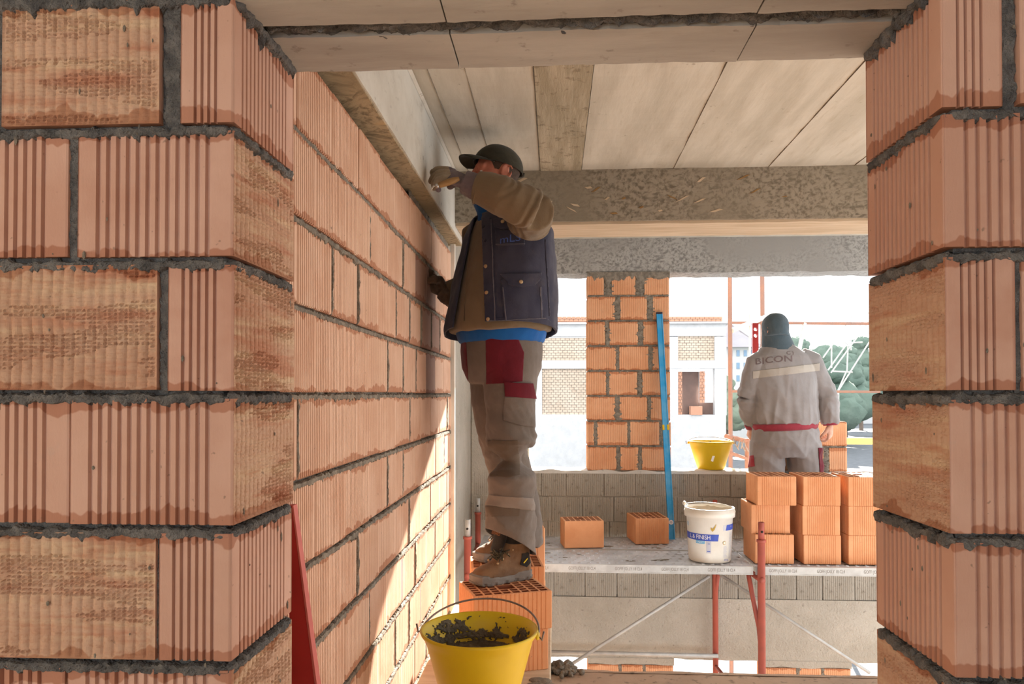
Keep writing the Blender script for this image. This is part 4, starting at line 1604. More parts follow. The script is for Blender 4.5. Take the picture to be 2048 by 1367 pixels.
wrap('tick_mark', tick, 'gold_pr', .003)
wrap('printed_tag', q4(-20, -8, .068, .146), 'grey_pr')
wrap('printed_tag', q4(-18, -10, .078, .083), 'blue_pr', .0016)
wrap_text('18', -14, .13, .014, 'blue_pr')
ring_ = [(28 + 5.0 * cos(k * pi / 8), .135 + .012 * sin(k * pi / 8)) for k in range(16)]
wrap('printed_ring', ring_, 'gold_pr', .003)
wrap('printed_ring', [(28 + 3.6 * cos(k * pi / 8), .135 + .009 * sin(k * pi / 8)) for k in range(16)], 'white_pl', .0036)
for k in range(9):
    wrap('printed_line', q4(26, 40 - (k % 3) * 2, .040 + k * .0085, .043 + k * .0085), 'grey_pr', .0012)
for k in range(22):
    wrap('printed_line', q4(46, 66 - (k % 4) * 2, .030 + k * .0080, .0325 + k * .0080), 'grey_pr', .0012)
wrap_text('25 kg', 36, .022, .016, 'blue_pr')
b = nbm()
pts = []
for k in range(25):
    a_ = pi * (k / 24) * 1.0
    R = TR1 + .012
    pts.append(V((-R * cos(a_), R * .55 * sin(a_) - .06 * sin(a_), TH - .02 + .03 * sin(a_) + .03 * (1 - k / 24))))
limb(b, pts, .0022, 8)
obj('handle', b, 'galv', tb_, True)
b = nbm()
limb(b, [pts[0] + V((-.004, -.004, .012)), pts[1] + V((.003, 0, .012))], .014, 12)
obj('handle_grip', b, 'white_pl', tb_, True)

# ---- blue level leaning on the pillar
a, c = at(1343, 1077, 5.80), at(1318, 626, 5.99)
a.z = ZT
lv = thing('straightedge_level', 'long blue level leaning against the brick pillar', 'level', a)
inv = lv.matrix_basis.inverted()
d = (c - a)
u, v_ = frame(d, V((0, 1, 0)))
def lev_box(name, u0, u1, v0, v1, s0, s1, mat):
    b = nbm()
    mt = Matrix((u, v_, d.normalized())).transposed().to_4x4()
    mt.translation = a
    box(b, u0, u1, v0, v1, s0, s1, mt)
    bmesh.ops.bevel(b, geom=list(b.edges), offset=.0015, segments=1, affect='EDGES')
    o = obj(name, b, mat, lv)
    o.matrix_parent_inverse = inv
    return o
LL = d.length
lev_box('body', -.024, .024, -.022, -.002, 0, LL, 'bluelevel')
lev_box('end_cap', -.0245, .0245, -.0235, -.001, LL - .012, LL + .004, 'navy_dark')
lev_box('flange', -.024, -.016, -.026, .002, .01, LL - .01, 'bluelevel')
lev_box('flange', .016, .024, -.026, .002, .01, LL - .01, 'bluelevel')
lev_box('vial', -.026, -.010, -.0275, -.02, LL * .473, LL * .497, 'yellow')
lev_box('vial', .010, .026, -.0275, -.02, LL * .473, LL * .497, 'yellow')
b = nbm()
ce = a + d.normalized() * .13 + v_ * -.024
limb(b, [ce, ce + v_ * -.006], .017, 20)
o = obj('vial_bezel', b, 'white_pr', lv); o.matrix_parent_inverse = inv
b = nbm()
limb(b, [ce + v_ * -.006, ce + v_ * -.0075], .011, 20)
o = obj('vial_glass', b, 'grey_pr', lv); o.matrix_parent_inverse = inv

# ---- red board leaning on the left wall
rb_ = thing('straightedge', 'red wooden straightedge leaning on the left brick wall behind the pier', 'board', (-.39, 1.56, 0))
inv = rb_.matrix_basis.inverted()
b = nbm()
top = V((-.5735, 1.60, .965))
bot = V((-.455, 1.53, 0.003))
dn = (bot - top)
f0 = V((-.995, -.10, 0))
# wedge-cut top, board face towards the camera
right_t, right_b = top, V((-.405, 1.50, .003))
extrude_poly(b, [right_t, right_b, right_b + V((-.11, 0, 0)), right_t + V((-.012, 0, -.0))], (0, .022, 0))
o = obj('board', b, 'redboard', rb_); o.matrix_parent_inverse = inv
b = nbm()
extrude_poly(b, [right_t + V((.001, -.001, 0)), right_b + V((.001, -.001, 0)), right_b + V((.0075, -.001, 0)), right_t + V((.0045, -.001, 0))], (0, .024, 0))
o = obj('edge_strip', b, 'pinkedge', rb_); o.matrix_parent_inverse = inv
# far end fittings on the wall: bricks of the closing course
for k, (y0, y1, h_) in enumerate(((2.95, 3.16, .0), (3.20, 3.42, .0))):
    pass

# ================================================================== PEOPLE
def flat(v):
    v = V((v[0], v[1], 0))
    return v.normalized()


def hand(bm, M4, curls, side, thumb=(.55, .35), sc=1.0, puff=0.0):
    """palm, four unequal fingers and a thumb; x towards the knuckles, z out of the back of the hand, side*y is the thumb side"""
    def P(x, y, z):
        return M4 @ V((x * sc, y * side * sc, z * sc))
    X, Y, Z = (M4.to_3x3() @ V(a) for a in ((1, 0, 0), (0, 1, 0), (0, 0, 1)))
    X.normalize(); Y.normalize(); Z.normalize()
    limb(bm, [P(-.03, 0, 0), P(0, 0, 0), P(.03, .001, .001), P(.065, 0, .002), P(.095, 0, 0), P(.104, 0, -.002)],
         [(a * sc, b * sc) for a, b in ((.026, .020), (.028, .021), (.037, .020), (.043, .018), (.043, .0145), (.034, .009))], 18, axes=(Y, Z))
    L = ((.035, .030, .070), (.012, .0, .078), (-.012, .0, .073), (-.034, 0, .056))
    for (y, _, ln), cu in zip(L, curls):
        a = 0.0
        x, z = .080, .001
        pts, rad = [P(x, y, z)], [(.0105 + puff) * sc]
        x += .018
        pts.append(P(x, y, z)); rad.append((.0108 + puff) * sc)
        for k, f in enumerate((.46, .31, .23)):
            a += cu * (1.0, 1.15, .8)[k]
            yy = y * (1 + .10 * (k + 1) * (1 - min(1, cu)))
            x += ln * f * cos(a)
            z -= ln * f * sin(a)
            pts.append(P(x, yy, z)); rad.append((.0100, .0092, .0068)[k] * sc + puff * sc)
        limb(bm, pts, rad, 10)
        ball(bm, pts[-1], (.0070 + puff) * sc, 10, 8)
    o, dn = thumb
    pts = [P(.022, .022, -.006), P(.042, .044, -.014), P(.064, .044 + .030 * o, -.016 - .03 * dn), P(.084, .040 + .034 * o - .012 * dn, -.018 - .055 * dn)]
    limb(bm, pts, [(.017 + puff) * sc, (.0145 + puff) * sc, (.0115 + puff) * sc, (.0085 + puff) * sc], 10)
    ball(bm, pts[-1], (.0088 + puff) * sc, 10, 8)


def hand_matrix(w_, fwd, back):
    x = V(fwd).normalized()
    z = (V(back) - x * V(back).dot(x)).normalized()
    y = z.cross(x)
    m = Matrix((x, y, z)).transposed().to_4x4()
    m.translation = w_
    return m


def head(bm, M4):
    def P(x, y, z):
        return M4 @ V((x, y, z))
    R3 = M4.to_3x3()
    ball(bm, P(-.008, 0, .040), (.097, .076, .084), 24, 16, R3)
    ball(bm, P(.020, 0, -.015), (.068, .067, .082), 24, 16, R3)
    ball(bm, P(.038, 0, -.065), (.050, .052, .042), 20, 12, R3)
    ball(bm, P(.078, 0, -.096), (.019, .022, .018), 14, 10, R3)
    for s in (-1, 1):
        ball(bm, P(.060, s * .042, -.022), (.026, .022, .026), 14, 10, R3)
        ball(bm, P(.0765, s * .031, .0165), (.0135, .0155, .0115), 14, 10, R3)
        limb(bm, [P(.086, 0, .034), P(.082, s * .026, .038), P(.066, s * .052, .030)], [.0135, .0125, .010], 10)
        limb(bm, [P(.012, s * .062, -.04), P(.040, s * .052, -.078), P(.07, s * .02, -.098)], [.016, .016, .016], 10)
        # ear: shell with rim
        pts = [P(-.022 + .020 * cos(t) * (1 if cos(t) > 0 else 1.15) - .004 * sin(t), s * (.078 + .010 * (1 - cos(t)) * .5), .004 + .033 * sin(t)) for t in [k * 2 * pi / 14 - 1.2 for k in range(13)]]
        limb(bm, pts, .0055, 8)
        ball(bm, P(-.022, s * .076, .002), (.016, .006, .027), 12, 8, R3)
        ball(bm, P(-.010, s * .079, -.026), (.008, .006, .010), 10, 8, R3)
        ball(bm, P(.104, s * .012, -.022), (.012, .009, .009), 10, 8, R3)
    limb(bm, [P(.084, 0, .040), P(.100, 0, .012), P(.113, 0, -.012), P(.108, 0, -.024)], [.0085, .0105, .0135, .010], 12)
    limb(bm, [P(.076, -.024, -.058), P(.092, 0, -.054), P(.076, .024, -.058)], [.007, .010, .007], 10)
    limb(bm, [P(.074, -.022, -.068), P(.090, 0, -.067), P(.074, .022, -.068)], [.007, .010, .007], 10)


def folds(c, f=1.0, s=(1, 1, 1), seed=0.0):
    p = V((c.x * s[0], c.y * s[1], c.z * s[2])) * f
    a = noise.noise(p + V((seed, 0, 0)))
    return (1 - abs(a) * 2.2)          # ridged


def px_of(c):
    d = RM.transposed() @ (c - CAM)
    z = -d.z
    return 1024 + F * d.x / z, 683.5 + SHIFT * 2048 - F * d.y / z, z


class Person:
    def __init__(s, label, loc):
        s.root = thing('person', label, 'person', loc)
        s.inv = s.root.matrix_basis.inverted()

    def add(s, name, bm, mat, smooth=True, parent=None, label=None):
        o = obj(name, bm, mat, None, smooth)
        o.parent = parent or s.root
        if parent is None:
            o.matrix_parent_inverse = s.inv
        if label:
            o['label'] = label
        return o


def boot(P, heel, toe, z, L=.305, sub=None, mat='boot', detail=True, tongue_text=None):
    x = flat(toe - heel)
    y = V((-x.y, x.x, 0))
    m = Matrix((x, y, V((0, 0, 1)))).transposed().to_4x4()
    m.translation = V((heel.x, heel.y, z))
    b = nbm()
    pts = [(.012, 0, .060), (.03, 0, .066), (.075, 0, .068), (.125, 0, .066), (.165, 0, .058), (.205, 0, .050), (.24, 0, .045), (.270, 0, .041), (.290, 0, .037)]
    rad = [(.022, .040), (.035, .052), (.040, .056), (.043, .056), (.047, .050), (.050, .041), (.049, .036), (.042, .030), (.025, .020)]
    limb(b, pts, rad, 20, axes=(V((0, 1, 0)), V((0, 0, 1))))
    limb(b, [(.066, 0, .07), (.072, 0, .12), (.078, 0, .185)], [(.054, .042), (.056, .048), (.064, .056)], 20, axes=(V((1, 0, 0)), V((0, 1, 0))))
    limb(b, [(.17, 0, .085), (.13, 0, .125), (.10, 0, .17)], [.038, .042, .040], 14)
    b = fuse(b, .0055, 5)
    push(b, lambda c: .0016 * noise.noise(c * 40) + .0022 * folds(c, 20, (1, .5, 1.6)) * (1 if c.x < .2 else .25))
    bmesh.ops.transform(b, matrix=m, verts=b.verts)
    o = P.add('boot', b, mat)
    # sole with lugs
    b = nbm()
    n = 96
    def hw(t):
        u = t
        return (.038 + .016 * max(0, min(1, (u - .35) / .35)) - .004 * max(0, 1 - abs(u - .38) / .15)) * min(1, (max(0, 1 - ((u - .5) / .503) ** 2)) ** .5 * 1.75)
    loop = []
    for i in range(n):
        t = i / n * 2
        if t <= 1:
            u = (1 - cos(pi * t)) / 2
            loop.append((u * L, hw(u), i))
        else:
            u = (1 + cos(pi * (t - 1))) / 2
            loop.append((u * L, -hw(u), i))
    rings = []
    for zz, ins, notch in ((0, .003, 1), (.005, 0, 1), (.013, -.001, 1), (.0145, .0005, 0), (.030, .0, 0), (.034, .003, 0), (.036, .012, 0)):
        ring = []
        for xx, yy, i in loop:
            k = 1 - ins / .05
            kk = .88 if notch and (i % 6) in (0, 1) else 1
            lift = .008 * max(0, (xx / L - .8) / .2) ** 2
            hgt = zz + lift + (.006 if zz > .02 and xx < .09 else 0) - (.004 if zz > .02 and .1 < xx < .2 else 0) + (.008 if zz > .02 and xx > .25 else 0)
            ring.append(b.verts.new(((xx - L / 2) * k + L / 2, yy * k * kk, hgt)))
        rings.append(ring)
    for a, c in zip(rings, rings[1:]):
        for k in range(n):
            b.faces.new((a[k], a[(k + 1) % n], c[(k + 1) % n], c[k]))
    b.faces.new(rings[0][::-1]); b.faces.new(rings[-1])
    bmesh.ops.remove_doubles(b, verts=list(b.verts), dist=1e-6)
    bmesh.ops.transform(b, matrix=m, verts=b.verts)
    P.add('sole', b, 'sole', False, o)
    b = nbm()
    for k in range(3):      # stitched toe-cap rim
        pass
    limb(b, [(.222, -.050, .030), (.218, -.044, .062), (.206, -.022, .086), (.203, 0, .092), (.206, .022, .086), (.218, .044, .062), (.222, .050, .030)], .0022, 8)
    bmesh.ops.transform(b, matrix=m, verts=b.verts)
    P.add('toe_seam', b, 'boot', True, o)
    if detail:
        b = nbm()
        limb(b, [(.184, 0, .130), (.164, 0, .180), (.152, 0, .25)], [(.042, .014), (.050, .015), (.050, .012)], 16, hint=V((1, 0, 0)))
        limb(b, [(.078, 0, .165), (.084, 0, .215), (.088, 0, .29)], [(.070, .060), (.074, .064), (.072, .062)], 20, axes=(V((1, 0, 0)), V((0, 1, 0))))
        b = fuse(b, .005, 4)
        bmesh.ops.transform(b, matrix=m, verts=b.verts)
        P.add('tongue', b, 'black', True, o)
        b = nbm()
        rg = random.Random(4)
        for k in range(7):
            t = k / 6
            c0, c1 = V((.205 - .085 * t, -.034, .098 + .058 * t)), V((.196 - .085 * t, .034, .104 + .058 * t))
            mid = V((.205 - .085 * t, 0, .118 + .055 * t))
            if k % 2:
                c0.y, c1.y = c1.y, c0.y
            limb(b, [c0, mid, c1], .0032, 6)
        for k in range(12):
            p = V((.175 + rg.gauss(0, .012), rg.gauss(.012, .012), .136 + rg.gauss(0, .006)))
            limb(b, [p, p + V((rg.gauss(0, .015), rg.gauss(0, .018), .012)), p + V((rg.gauss(.01, .02), rg.gauss(.01, .02), -.006)), p + V((rg.gauss(.015, .02), rg.gauss(.02, .02), -.028))], .0026, 6)
        bmesh.ops.transform(b, matrix=m, verts=b.verts)
        P.add('laces', b, 'lace', True, o)
        for s in (1, -1):
            for k in range(4):
                b = nbm()
                t = k / 3
                bmesh.ops.create_uvsphere(b, u_segments=10, v_segments=8, radius=.0055, matrix=m @ Matrix.Translation((.195 - .075 * t, s * .040, .090 + .052 * t)))
                P.add('eyelet', b, 'brass', True, o)
        b = nbm()
        poly = [V((.030, .0, .075)), V((.050, .0, .058)), V((.082, .0, .072)), V((.078, .0, .122)), V((.044, .0, .122))]
        extrude_poly(b, [p + V((0, .052 if p.z > .1 else .045, 0)) for p in poly], (0, -.014, 0))
        bmesh.ops.transform(b, matrix=m, verts=b.verts)
        P.add('side_patch', b, 'black', False, o)
        b = nbm()
        extrude_poly(b, [V((.046, .0497, .092)), V((.050, .0492, .088)), V((.074, .0492, .088)), V((.074, .0497, .093))], (0, -.004, 0))
        bmesh.ops.transform(b, matrix=m @ Matrix.Translation((.059, 0, .09)) @ Matrix.Rotation(.75, 4, 'Y') @ Matrix.Translation((-.059, .003, -.09)), verts=b.verts)
        P.add('side_stripe', b, 'yellow_tab', False, o)
        if tongue_text:
            b = text_mesh(tongue_text, .018, .0004)
            mm = m @ Matrix.Translation((.184, .004, .212)) @ Matrix.Rotation(pi/2, 4, 'Z') @ Matrix.Rotation(radians(68), 4, 'X') @ Matrix.Rotation(radians(10), 4, 'Y')
            bmesh.ops.transform(b, matrix=mm, verts=b.verts)
            P.add('woven_label', b, 'orange_pr', False, o)
    return o


def on_surface(P, parent, tree, text, px, py, size, mat, sx=1.0, slant=0.0, name='lettering', off=.002):
    """lettering laid on cloth"""
    h_, n_ = hit(tree, px, py)
    if h_ is None:
        return
    n_ = n_.normalized()
    if n_.dot(h_ - CAM) > 0:
        n_ = -n_
    u = V((0, 0, 1)).cross(n_).normalized()
    v = n_.cross(u)
    b = text_mesh(text, size, 0.0)
    bmesh.ops.triangulate(b, faces=list(b.faces))
    bmesh.ops.subdivide_edges(b, edges=[e for e in b.edges if e.calc_length() > size * .3], cuts=2)
    for q in b.verts:
        w_ = h_ + u * (q.co.x * sx) + v * (q.co.y + slant * q.co.x)
        r = tree.ray_cast(w_ + n_ * .12, -n_, .3)
        q.co = (r[0] if r[0] is not None else w_) + n_ * off
    return P.add(name, b, mat, False, parent)


# ------------------------------------------------------------------ the man in the cap
ft = dp(1005, 1120, 3.4)
A = Person('man in black cap and navy vest standing on bricks, working at the wall top', (ft.x, ft.y, ZS))
sh, fr_ = V((.64, -.77, 0)), V((-.77, -.64, 0))

HM = hand_matrix(dp(993, 353, 3.30), (-.94, -.34, .04), (0, 0, 1))
lev_t = [(425, 1000, .085, .08), (440, 1012, .17, .11), (462, 1016, .215, .14), (510, 1012, .235, .165), (565, 1008, .243, .188), (615, 1004, .248, .205), (655, 1000, .250, .212), (690, 999, .245, .205)]
def torso(bm, grow=0.0, levels=lev_t, zc=3.34):
    limb(bm, [dp(cx, py, zc) for py, cx, a, b in levels], [(a + grow, b + grow) for py, cx, a, b in levels], 36, axes=(sh, fr_))
SL, EL, WL = dp(1054, 444, 3.22), dp(1068, 421, 2.97), dp(951, 373, 2.97)
SR, ER, WR = dp(962, 470, 3.47), dp(952, 570, 3.58), dp(893, 588, 3.50)
def arms(bm, k=1.0, e=0.0):
    limb(bm, [dp(1030, 452, 3.30), SL, (SL + EL) / 2 + V((0, 0, -.004)), EL], [.105 * k + e, .100 * k + e, .090 * k + e, .080 * k + e], 20)
    limb(bm, [EL, dp(1040, 409, 2.955), dp(1004, 392, 2.95), dp(972, 379, 2.965), WL], [.081 * k + e, .081 * k + e, .078 * k + e, .070 * k + e, .062 * k + e], 20)
    limb(bm, [dp(985, 470, 3.43), SR, ER], [.095 * k + e, .09 * k + e, .075 * k + e], 16)
    limb(bm, [ER, (ER + WR) / 2, WR], [.075 * k + e, .068 * k + e, .052 * k + e], 16)

nl = [(1020, 690, 3.28, .118), (1022, 745, 3.26, .116), (1020, 800, 3.25, .110), (1021, 850, 3.24, .104), (1023, 885, 3.23, .102), (1024, 950, 3.23, .096), (1020, 1010, 3.24, .093), (1022, 1055, 3.26, .096), (1027, 1112, 3.28, .092)]
fl_ = [(990, 690, 3.40, .112), (985, 745, 3.43, .106), (986, 800, 3.46, .100), (998, 860, 3.50, .094), (1012, 910, 3.53, .090), (1030, 975, 3.57, .088), (1040, 1030, 3.60, .088), (1045, 1085, 3.63, .092)]
pv = [(672, 1003, .195, .168), (700, 1003, .20, .17), (735, 1004, .195, .165), (765, 1004, .16, .14)]
shp, frp = V((.55, -.835, 0)), V((-.835, -.55, 0))
def legs(bm, k=1.0, ka=None):
    limb(bm, [dp(cx, py, 3.34) for py, cx, a, b in pv], [(a * k, b * k) for py, cx, a, b in pv], 30, axes=(shp, frp))
    for leg in (nl, fl_):
        if ka:
            leg = [q for q in leg if q[1] < 1052]
        limb(bm, [dp(x, y, z) for x, y, z, r in leg], [r * (k + ((ka or k) - k) * min(1, max(0, (y - 760) / 300))) for x, y, z, r in leg], 20)

# one continuous body inside the clothes
b = nbm()
head(b, HM)
limb(b, [dp(1004, 440, 3.34), dp(1002, 405, 3.325), dp(1000, 375, 3.31)], [.075, .062, .06], 18)
torso(b, -.05, lev_t[:7])
arms(b, .6)
legs(b, .72, .40)
b = fuse(b, .0058, 3)
A.add('body', b, 'skin')
for s in (-1, 1):
    b = nbm()
    ball(b, HM @ V((.0735, s * .031, .0085)), .0105, 14, 10)
    A.add('eye', b, 'eye')
# cropped hair behind the ear and at the temple
b = nbm()
ball(b, V((-.012, 0, .045)), (.0975, .0775, .084), 40, 28)
cut(b, V((0, 0, .075)), V((0, 0, 1)))
cut(b, V((0.02, 0, .0)), V((.9, 0, -.45)))
cut(b, V((0, 0, -.02)), V((0, 0, -1)))
for v in b.verts:
    v.co *= 1.012 + .006 * noise.noise(v.co * 90)
bmesh.ops.transform(b, matrix=HM, verts=b.verts)
A.add('hair', b, 'hair')

# cap
CM = HM @ Matrix.Translation((-.006, 0, .040)) @ Matrix.Rotation(radians(-14), 4, 'Y')
b = nbm()
ball(b, (0, 0, 0), (.110, .090, .096), 48, 32)
cut(b, V((0, 0, -.004)), V((-.05, 0, -1)))
for v in b.verts:       # panel seams and softness
    a_ = atan2(v.co.y, v.co.x)
    v.co *= 1 - .010 * max(0, 1 - abs(((a_ / (pi / 3)) % 1) - .5) * 16) + .012 * noise.noise(v.co * 24)
    if v.co.z < .012:
        v.co.x *= 1.02
        v.co.y *= 1.02
b = thicken(b, .003)
bmesh.ops.transform(b, matrix=CM, verts=b.verts)
cap = A.add('cap', b, 'cap')
b = nbm()
rows = []
for i in range(25):
    a_ = -1.22 + 2.44 * i / 24
    row = []
    for j in range(9):
        t = j / 8
        x = .106 * cos(a_) * (1 - t) + t * (.060 + .118 * cos(a_ * .92) ** .8 if abs(a_ * .92) < pi / 2 else .06)
        y = .086 * sin(a_) * (1 - t) + t * .080 * sin(a_)
        row.append(b.verts.new((x, y, .002 - 2.2 * y * y - .018 * t + .02 * t * (1 - t))))
    rows.append(row)
for p_, q_ in zip(rows, rows[1:]):
    for j in range(8):
        b.faces.new((p_[j], q_[j], q_[j + 1], p_[j + 1]))
b = thicken(b, .004)
bmesh.ops.transform(b, matrix=CM, verts=b.verts)
A.add('brim', b, 'cap', True, cap)
b = nbm()
limb(b, [CM @ V((-.108, -.03, .006)), CM @ V((-.118, 0, .004)), CM @ V((-.108, .03, .006))], [(.008, .004)] * 3, 8)
A.add('strap', b, 'cap', True, cap)

# collars
b = nbm()
limb(b, [dp(998, 446, 3.335), dp(993, 424, 3.325), dp(985, 407, 3.315)], [(.100, .088), (.088, .082), (.082, .080)], 28, cap=False, axes=(sh, fr_))
push(b, lambda c: .004 * noise.noise(c * 30))
b = thicken(b, .005)
A.add('collar', b, 'bluecloth')

# fleece
b = nbm()
torso(b, 0, lev_t[:6] + [(652, 1000, .253, .214), (664, 1000, .250, .212)])
arms(b, 1.0)
b = fuse(b, .0068, 5)
ax_f = (WL - EL).normalized()
ax_u = (EL - SL).normalized()
def fleece_fold(c):
    s = 0.0
    d = c - EL
    t = d.dot(ax_f)
    r = (d - ax_f * t).length
    if r < .16 and c.y < 3.12 and c.z > 1.75:
        w_ = max(0, 1 - abs(t - .02) / .14)
        s += .0035 * w_ * sin(t * 135 + 9 * noise.noise(c * 11) + (c.z - EL.z) * 42) * (.4 + 1.2 * max(0, .5 + noise.noise(c * 8 + V((3, 0, 0)))))
        s += .004 * folds(c, 9, (1, 1, 1), 2) * min(1, max(0, (.26 - t) / .1))
    else:
        s += .006 * folds(c, 5, (1.3, 1.3, .5), 7) + .003 * noise.noise(c * 12)
    return s
push(b, fleece_fold)
fle = A.add('fleece_jacket', b, 'fleece')
cf = nbm()
cf.from_mesh(fle.data)
for poly in ([(945, 470), (948, 470), (935, 560), (930, 668), (927, 668), (932, 560)],):
    pass
# cuff seam, zip line
b = nbm()
limb(b, [WL + (EL - WL).normalized() * .012, WL + (EL - WL).normalized() * .020], [.0635, .0635], 24, cap=False)
b = thicken(b, .003)
A.add('cuff', b, 'fleece', True, fle)
tf = bvh(cf)
pts = []
for px, py in ((945, 455), (940, 500), (934, 550), (930, 600), (929, 640), (932, 664)):
    h_, n_ = hit(tf, px, py)
    if h_ is not None:
        pts.append(h_ + n_ * .001)
if len(pts) > 2:
    b = nbm()
    limb(b, pts, .0035, 8)
    A.add('zip_seam', b, 'fleece', True, fle)

# shirt tail below the fleece
b = nbm()
limb(b, [dp(1002, 645, 3.34), dp(1002, 668, 3.34), dp(1002, 686, 3.34)], [(.225, .19), (.222, .188), (.205, .178)], 30, axes=(sh, fr_))
b = fuse(b, .008, 3)
push(b, lambda c: .004 * folds(c, 12, (1, 1, .4)))
st = A.add('shirt', b, 'bluecloth')

# vest: shell over the torso, open at the front
b = nbm()
torso(b, .017, [(436, 1010, .15, .10), (450, 1014, .185, .125), (470, 1016, .213, .142)] + lev_t[3:] + [(715, 999, .24, .20)])
vb = fuse(b, .0075, 5)
push(vb, lambda c: .0045 * folds(c, 6, (1.2, 1.2, .6), 3) + .004 * noise.noise(c * 9) + .004 * noise.noise(c * 22))
# hem: a tilted plane, slightly lower at the back
near, far = dp(1020, 643, 3.10), dp(1000, 688, 3.58)
hn = (near - far).cross(V((1, 0, 0))).normalized()
if hn.z > 0:
    hn = -hn
cut(vb, near, hn)
vfull = vb.copy()
vb = patch(vb, [(957, 405), (966, 430), (970, 520), (974, 720), (903, 720), (909, 640), (922, 565), (940, 475)], keep=False)
vb = thicken(vb, .007, False)
vest = A.add('vest', vb, 'navy')
tv = bvh(vfull)
def vpart(name, poly, off=.0075, thick=.0025, mat='navy'):
    return A.add(name, patch(vfull, poly, off, thick), mat, True, vest)
vpart('placket', [(966, 436), (983, 436), (991, 650), (972, 650)])
vpart('pocket', [(1002, 560), (1081, 556), (1083, 640), (1009, 643)], .0072, .004)
vpart('pocket_flap', [(1001, 550), (1080, 546), (1078, 560), (1066, 571), (1042, 575), (1018, 570)], .012, .004)
vpart('pocket', [(993, 462), (1048, 462), (1049, 491), (994, 492)], .0072, .003)
vpart('pocket_flap', [(991, 440), (1020, 438), (1040, 446), (1038, 458), (1010, 461), (992, 456)], .011, .004)
vpart('side_seam', [(1087, 480), (1089.5, 480), (1097.5, 632), (1095, 632)], .0072, .0015, 'navy_dark')
vpart('hem_band', [(975, 637), (1085, 631), (1118, 660), (1118, 700), (975, 700)], .0072, .002, 'navy')
for px, py, mt in ((1042, 565, 'brass'), (1008, 447, 'brass'), (973, 483, 'navy_dark'), (974, 533, 'brass'), (975, 586, 'brass'), (978, 639, 'brass'), (970, 455, 'navy_dark')):
    h_, n_ = hit(tv, px, py)
    if h_ is not None:
        b = nbm()
        n_ = n_ if n_.dot(h_ - CAM) < 0 else -n_
        off = .016 if (px, py) in ((1042, 565), (1008, 447)) else .0095
        limb(b, [h_ + n_ * off, h_ + n_ * (off + .003), h_ + n_ * (off + .0042)], [.0085, .008, .005], 14)
        A.add('snap_button', b, mt, True, vest)
on_surface(A, vest, tv, 'mLS', 1021, 479, .046, 'logo_blue', 1.15, .12, off=.0125)
for q in ([(1006, 576), (1008, 576), (1013, 641), (1011, 641)], [(1078, 574), (1080, 574), (1081, 638), (1079, 638)], [(1001, 550), (1080, 546), (1080, 547.6), (1001, 551.6)], [(1022, 570), (1064, 570), (1064, 571.5), (1022, 571.5)], [(984, 440), (986, 440), (993, 648), (991, 648)], [(993, 490), (1049, 489), (1049, 490.5), (993, 491.5)], [(976, 641), (1088, 636), (1088, 637.6), (976, 642.6)]):
    vpart('stitching', q, .0142 if q[0][1] < 577 and q[0][0] < 1030 and q[2][1] < 577 else .0118, .0008, 'stitch')

# trousers
b = nbm()
legs(b)
tb2 = fuse(b, .0072, 4)
def leg_of(c):
    return 0 if (c - dp(1020, px_of(c)[1], 3.25)).length < (c - dp(1010, px_of(c)[1], 3.52)).length else 1
kneeN, kneeF = dp(1022, 880, 3.23), dp(1002, 865, 3.5)
def trouser_fold(c):
    zz = c.z
    low = max(0, min(1, (1.15 - zz) / .5))
    s = .009 * max(-.5, folds(c, 5.5, (1.5, 1.5, .8), 4)) * (.3 + .7 * low)
    s += .009 * max(-.6, folds(c + V((c.z * .4, 0, c.x * .6)), 7, (.8, .8, 1.5), 1)) * low
    s += .004 * folds(c, 17, (.8, .8, 1.2), 9) * (.3 + low)
    for k in (kneeN, kneeF):
        s += .0025 * max(0, 1 - abs(c.z - k.z + .02) / .13) * sin((c.z + c.x * .55) * 75 + 6 * noise.noise(c * 10))
    return s
push(tb2, trouser_fold)
# hems cut obliquely: high over the tongue, low at the heel
faces = [f for f in tb2.faces if px_of(f.calc_center_median())[1] > 985 and px_of(f.calc_center_median())[2] < 3.42]
p1, p2 = dp(980, 1056, 3.18), dp(1074, 1116, 3.34)
no = (p2 - p1).cross(V((.64, -.77, 0)).normalized()).normalized()
if no.z > 0:
    no = -no
cut(tb2, p1, no, faces)
faces = [f for f in tb2.faces if px_of(f.calc_center_median())[1] > 1000 and px_of(f.calc_center_median())[2] >= 3.42]
p1, p2 = dp(1000, 1064, 3.55), dp(1085, 1104, 3.7)
no = (p2 - p1).cross(V((.64, -.77, 0)).normalized()).normalized()
if no.z > 0:
    no = -no
cut(tb2, p1, no, faces)
tsrc = tb2.copy()
tb2 = thicken(tb2, .003, False)
tro = A.add('trousers', tb2, 'trouser')
def tpart(name, poly, mat, off=.0035, thick=.0025):
    return A.add(name, patch(tsrc, poly, off + .0008, thick), mat, True, tro)
tpart('thigh_panel', [(972, 668), (1032, 668), (1047, 705), (1044, 762), (1008, 766), (974, 768)], 'maroon', .003, .0018)
tpart('cargo_pocket', [(1010, 792), (1066, 793), (1067, 858), (1040, 850), (1006, 846)], 'trouser', .004, .005)
tpart('cargo_flap', [(1009, 764), (1062, 766), (1068, 797), (1040, 795), (1011, 792)], 'maroon', .009, .003)
tpart('thigh_panel', [(920, 668), (933, 668), (939, 780), (936, 798), (925, 780)], 'maroon', .003, .0018)
tpart('knee_panel', [(976, 880), (1036, 880), (1040, 950), (1020, 955), (980, 953)], 'trouser_dark', .003, .0015)
tpart('reflective_band', [(972, 988), (1070, 996), (1068, 1020), (972, 1010)], 'trouser_band', .003, .0012)
tpart('reflective_band', [(970, 1033), (1030, 1032), (1068, 1062), (1064, 1085), (1020, 1055), (968, 1062)], 'trouser_band', .003, .0012)
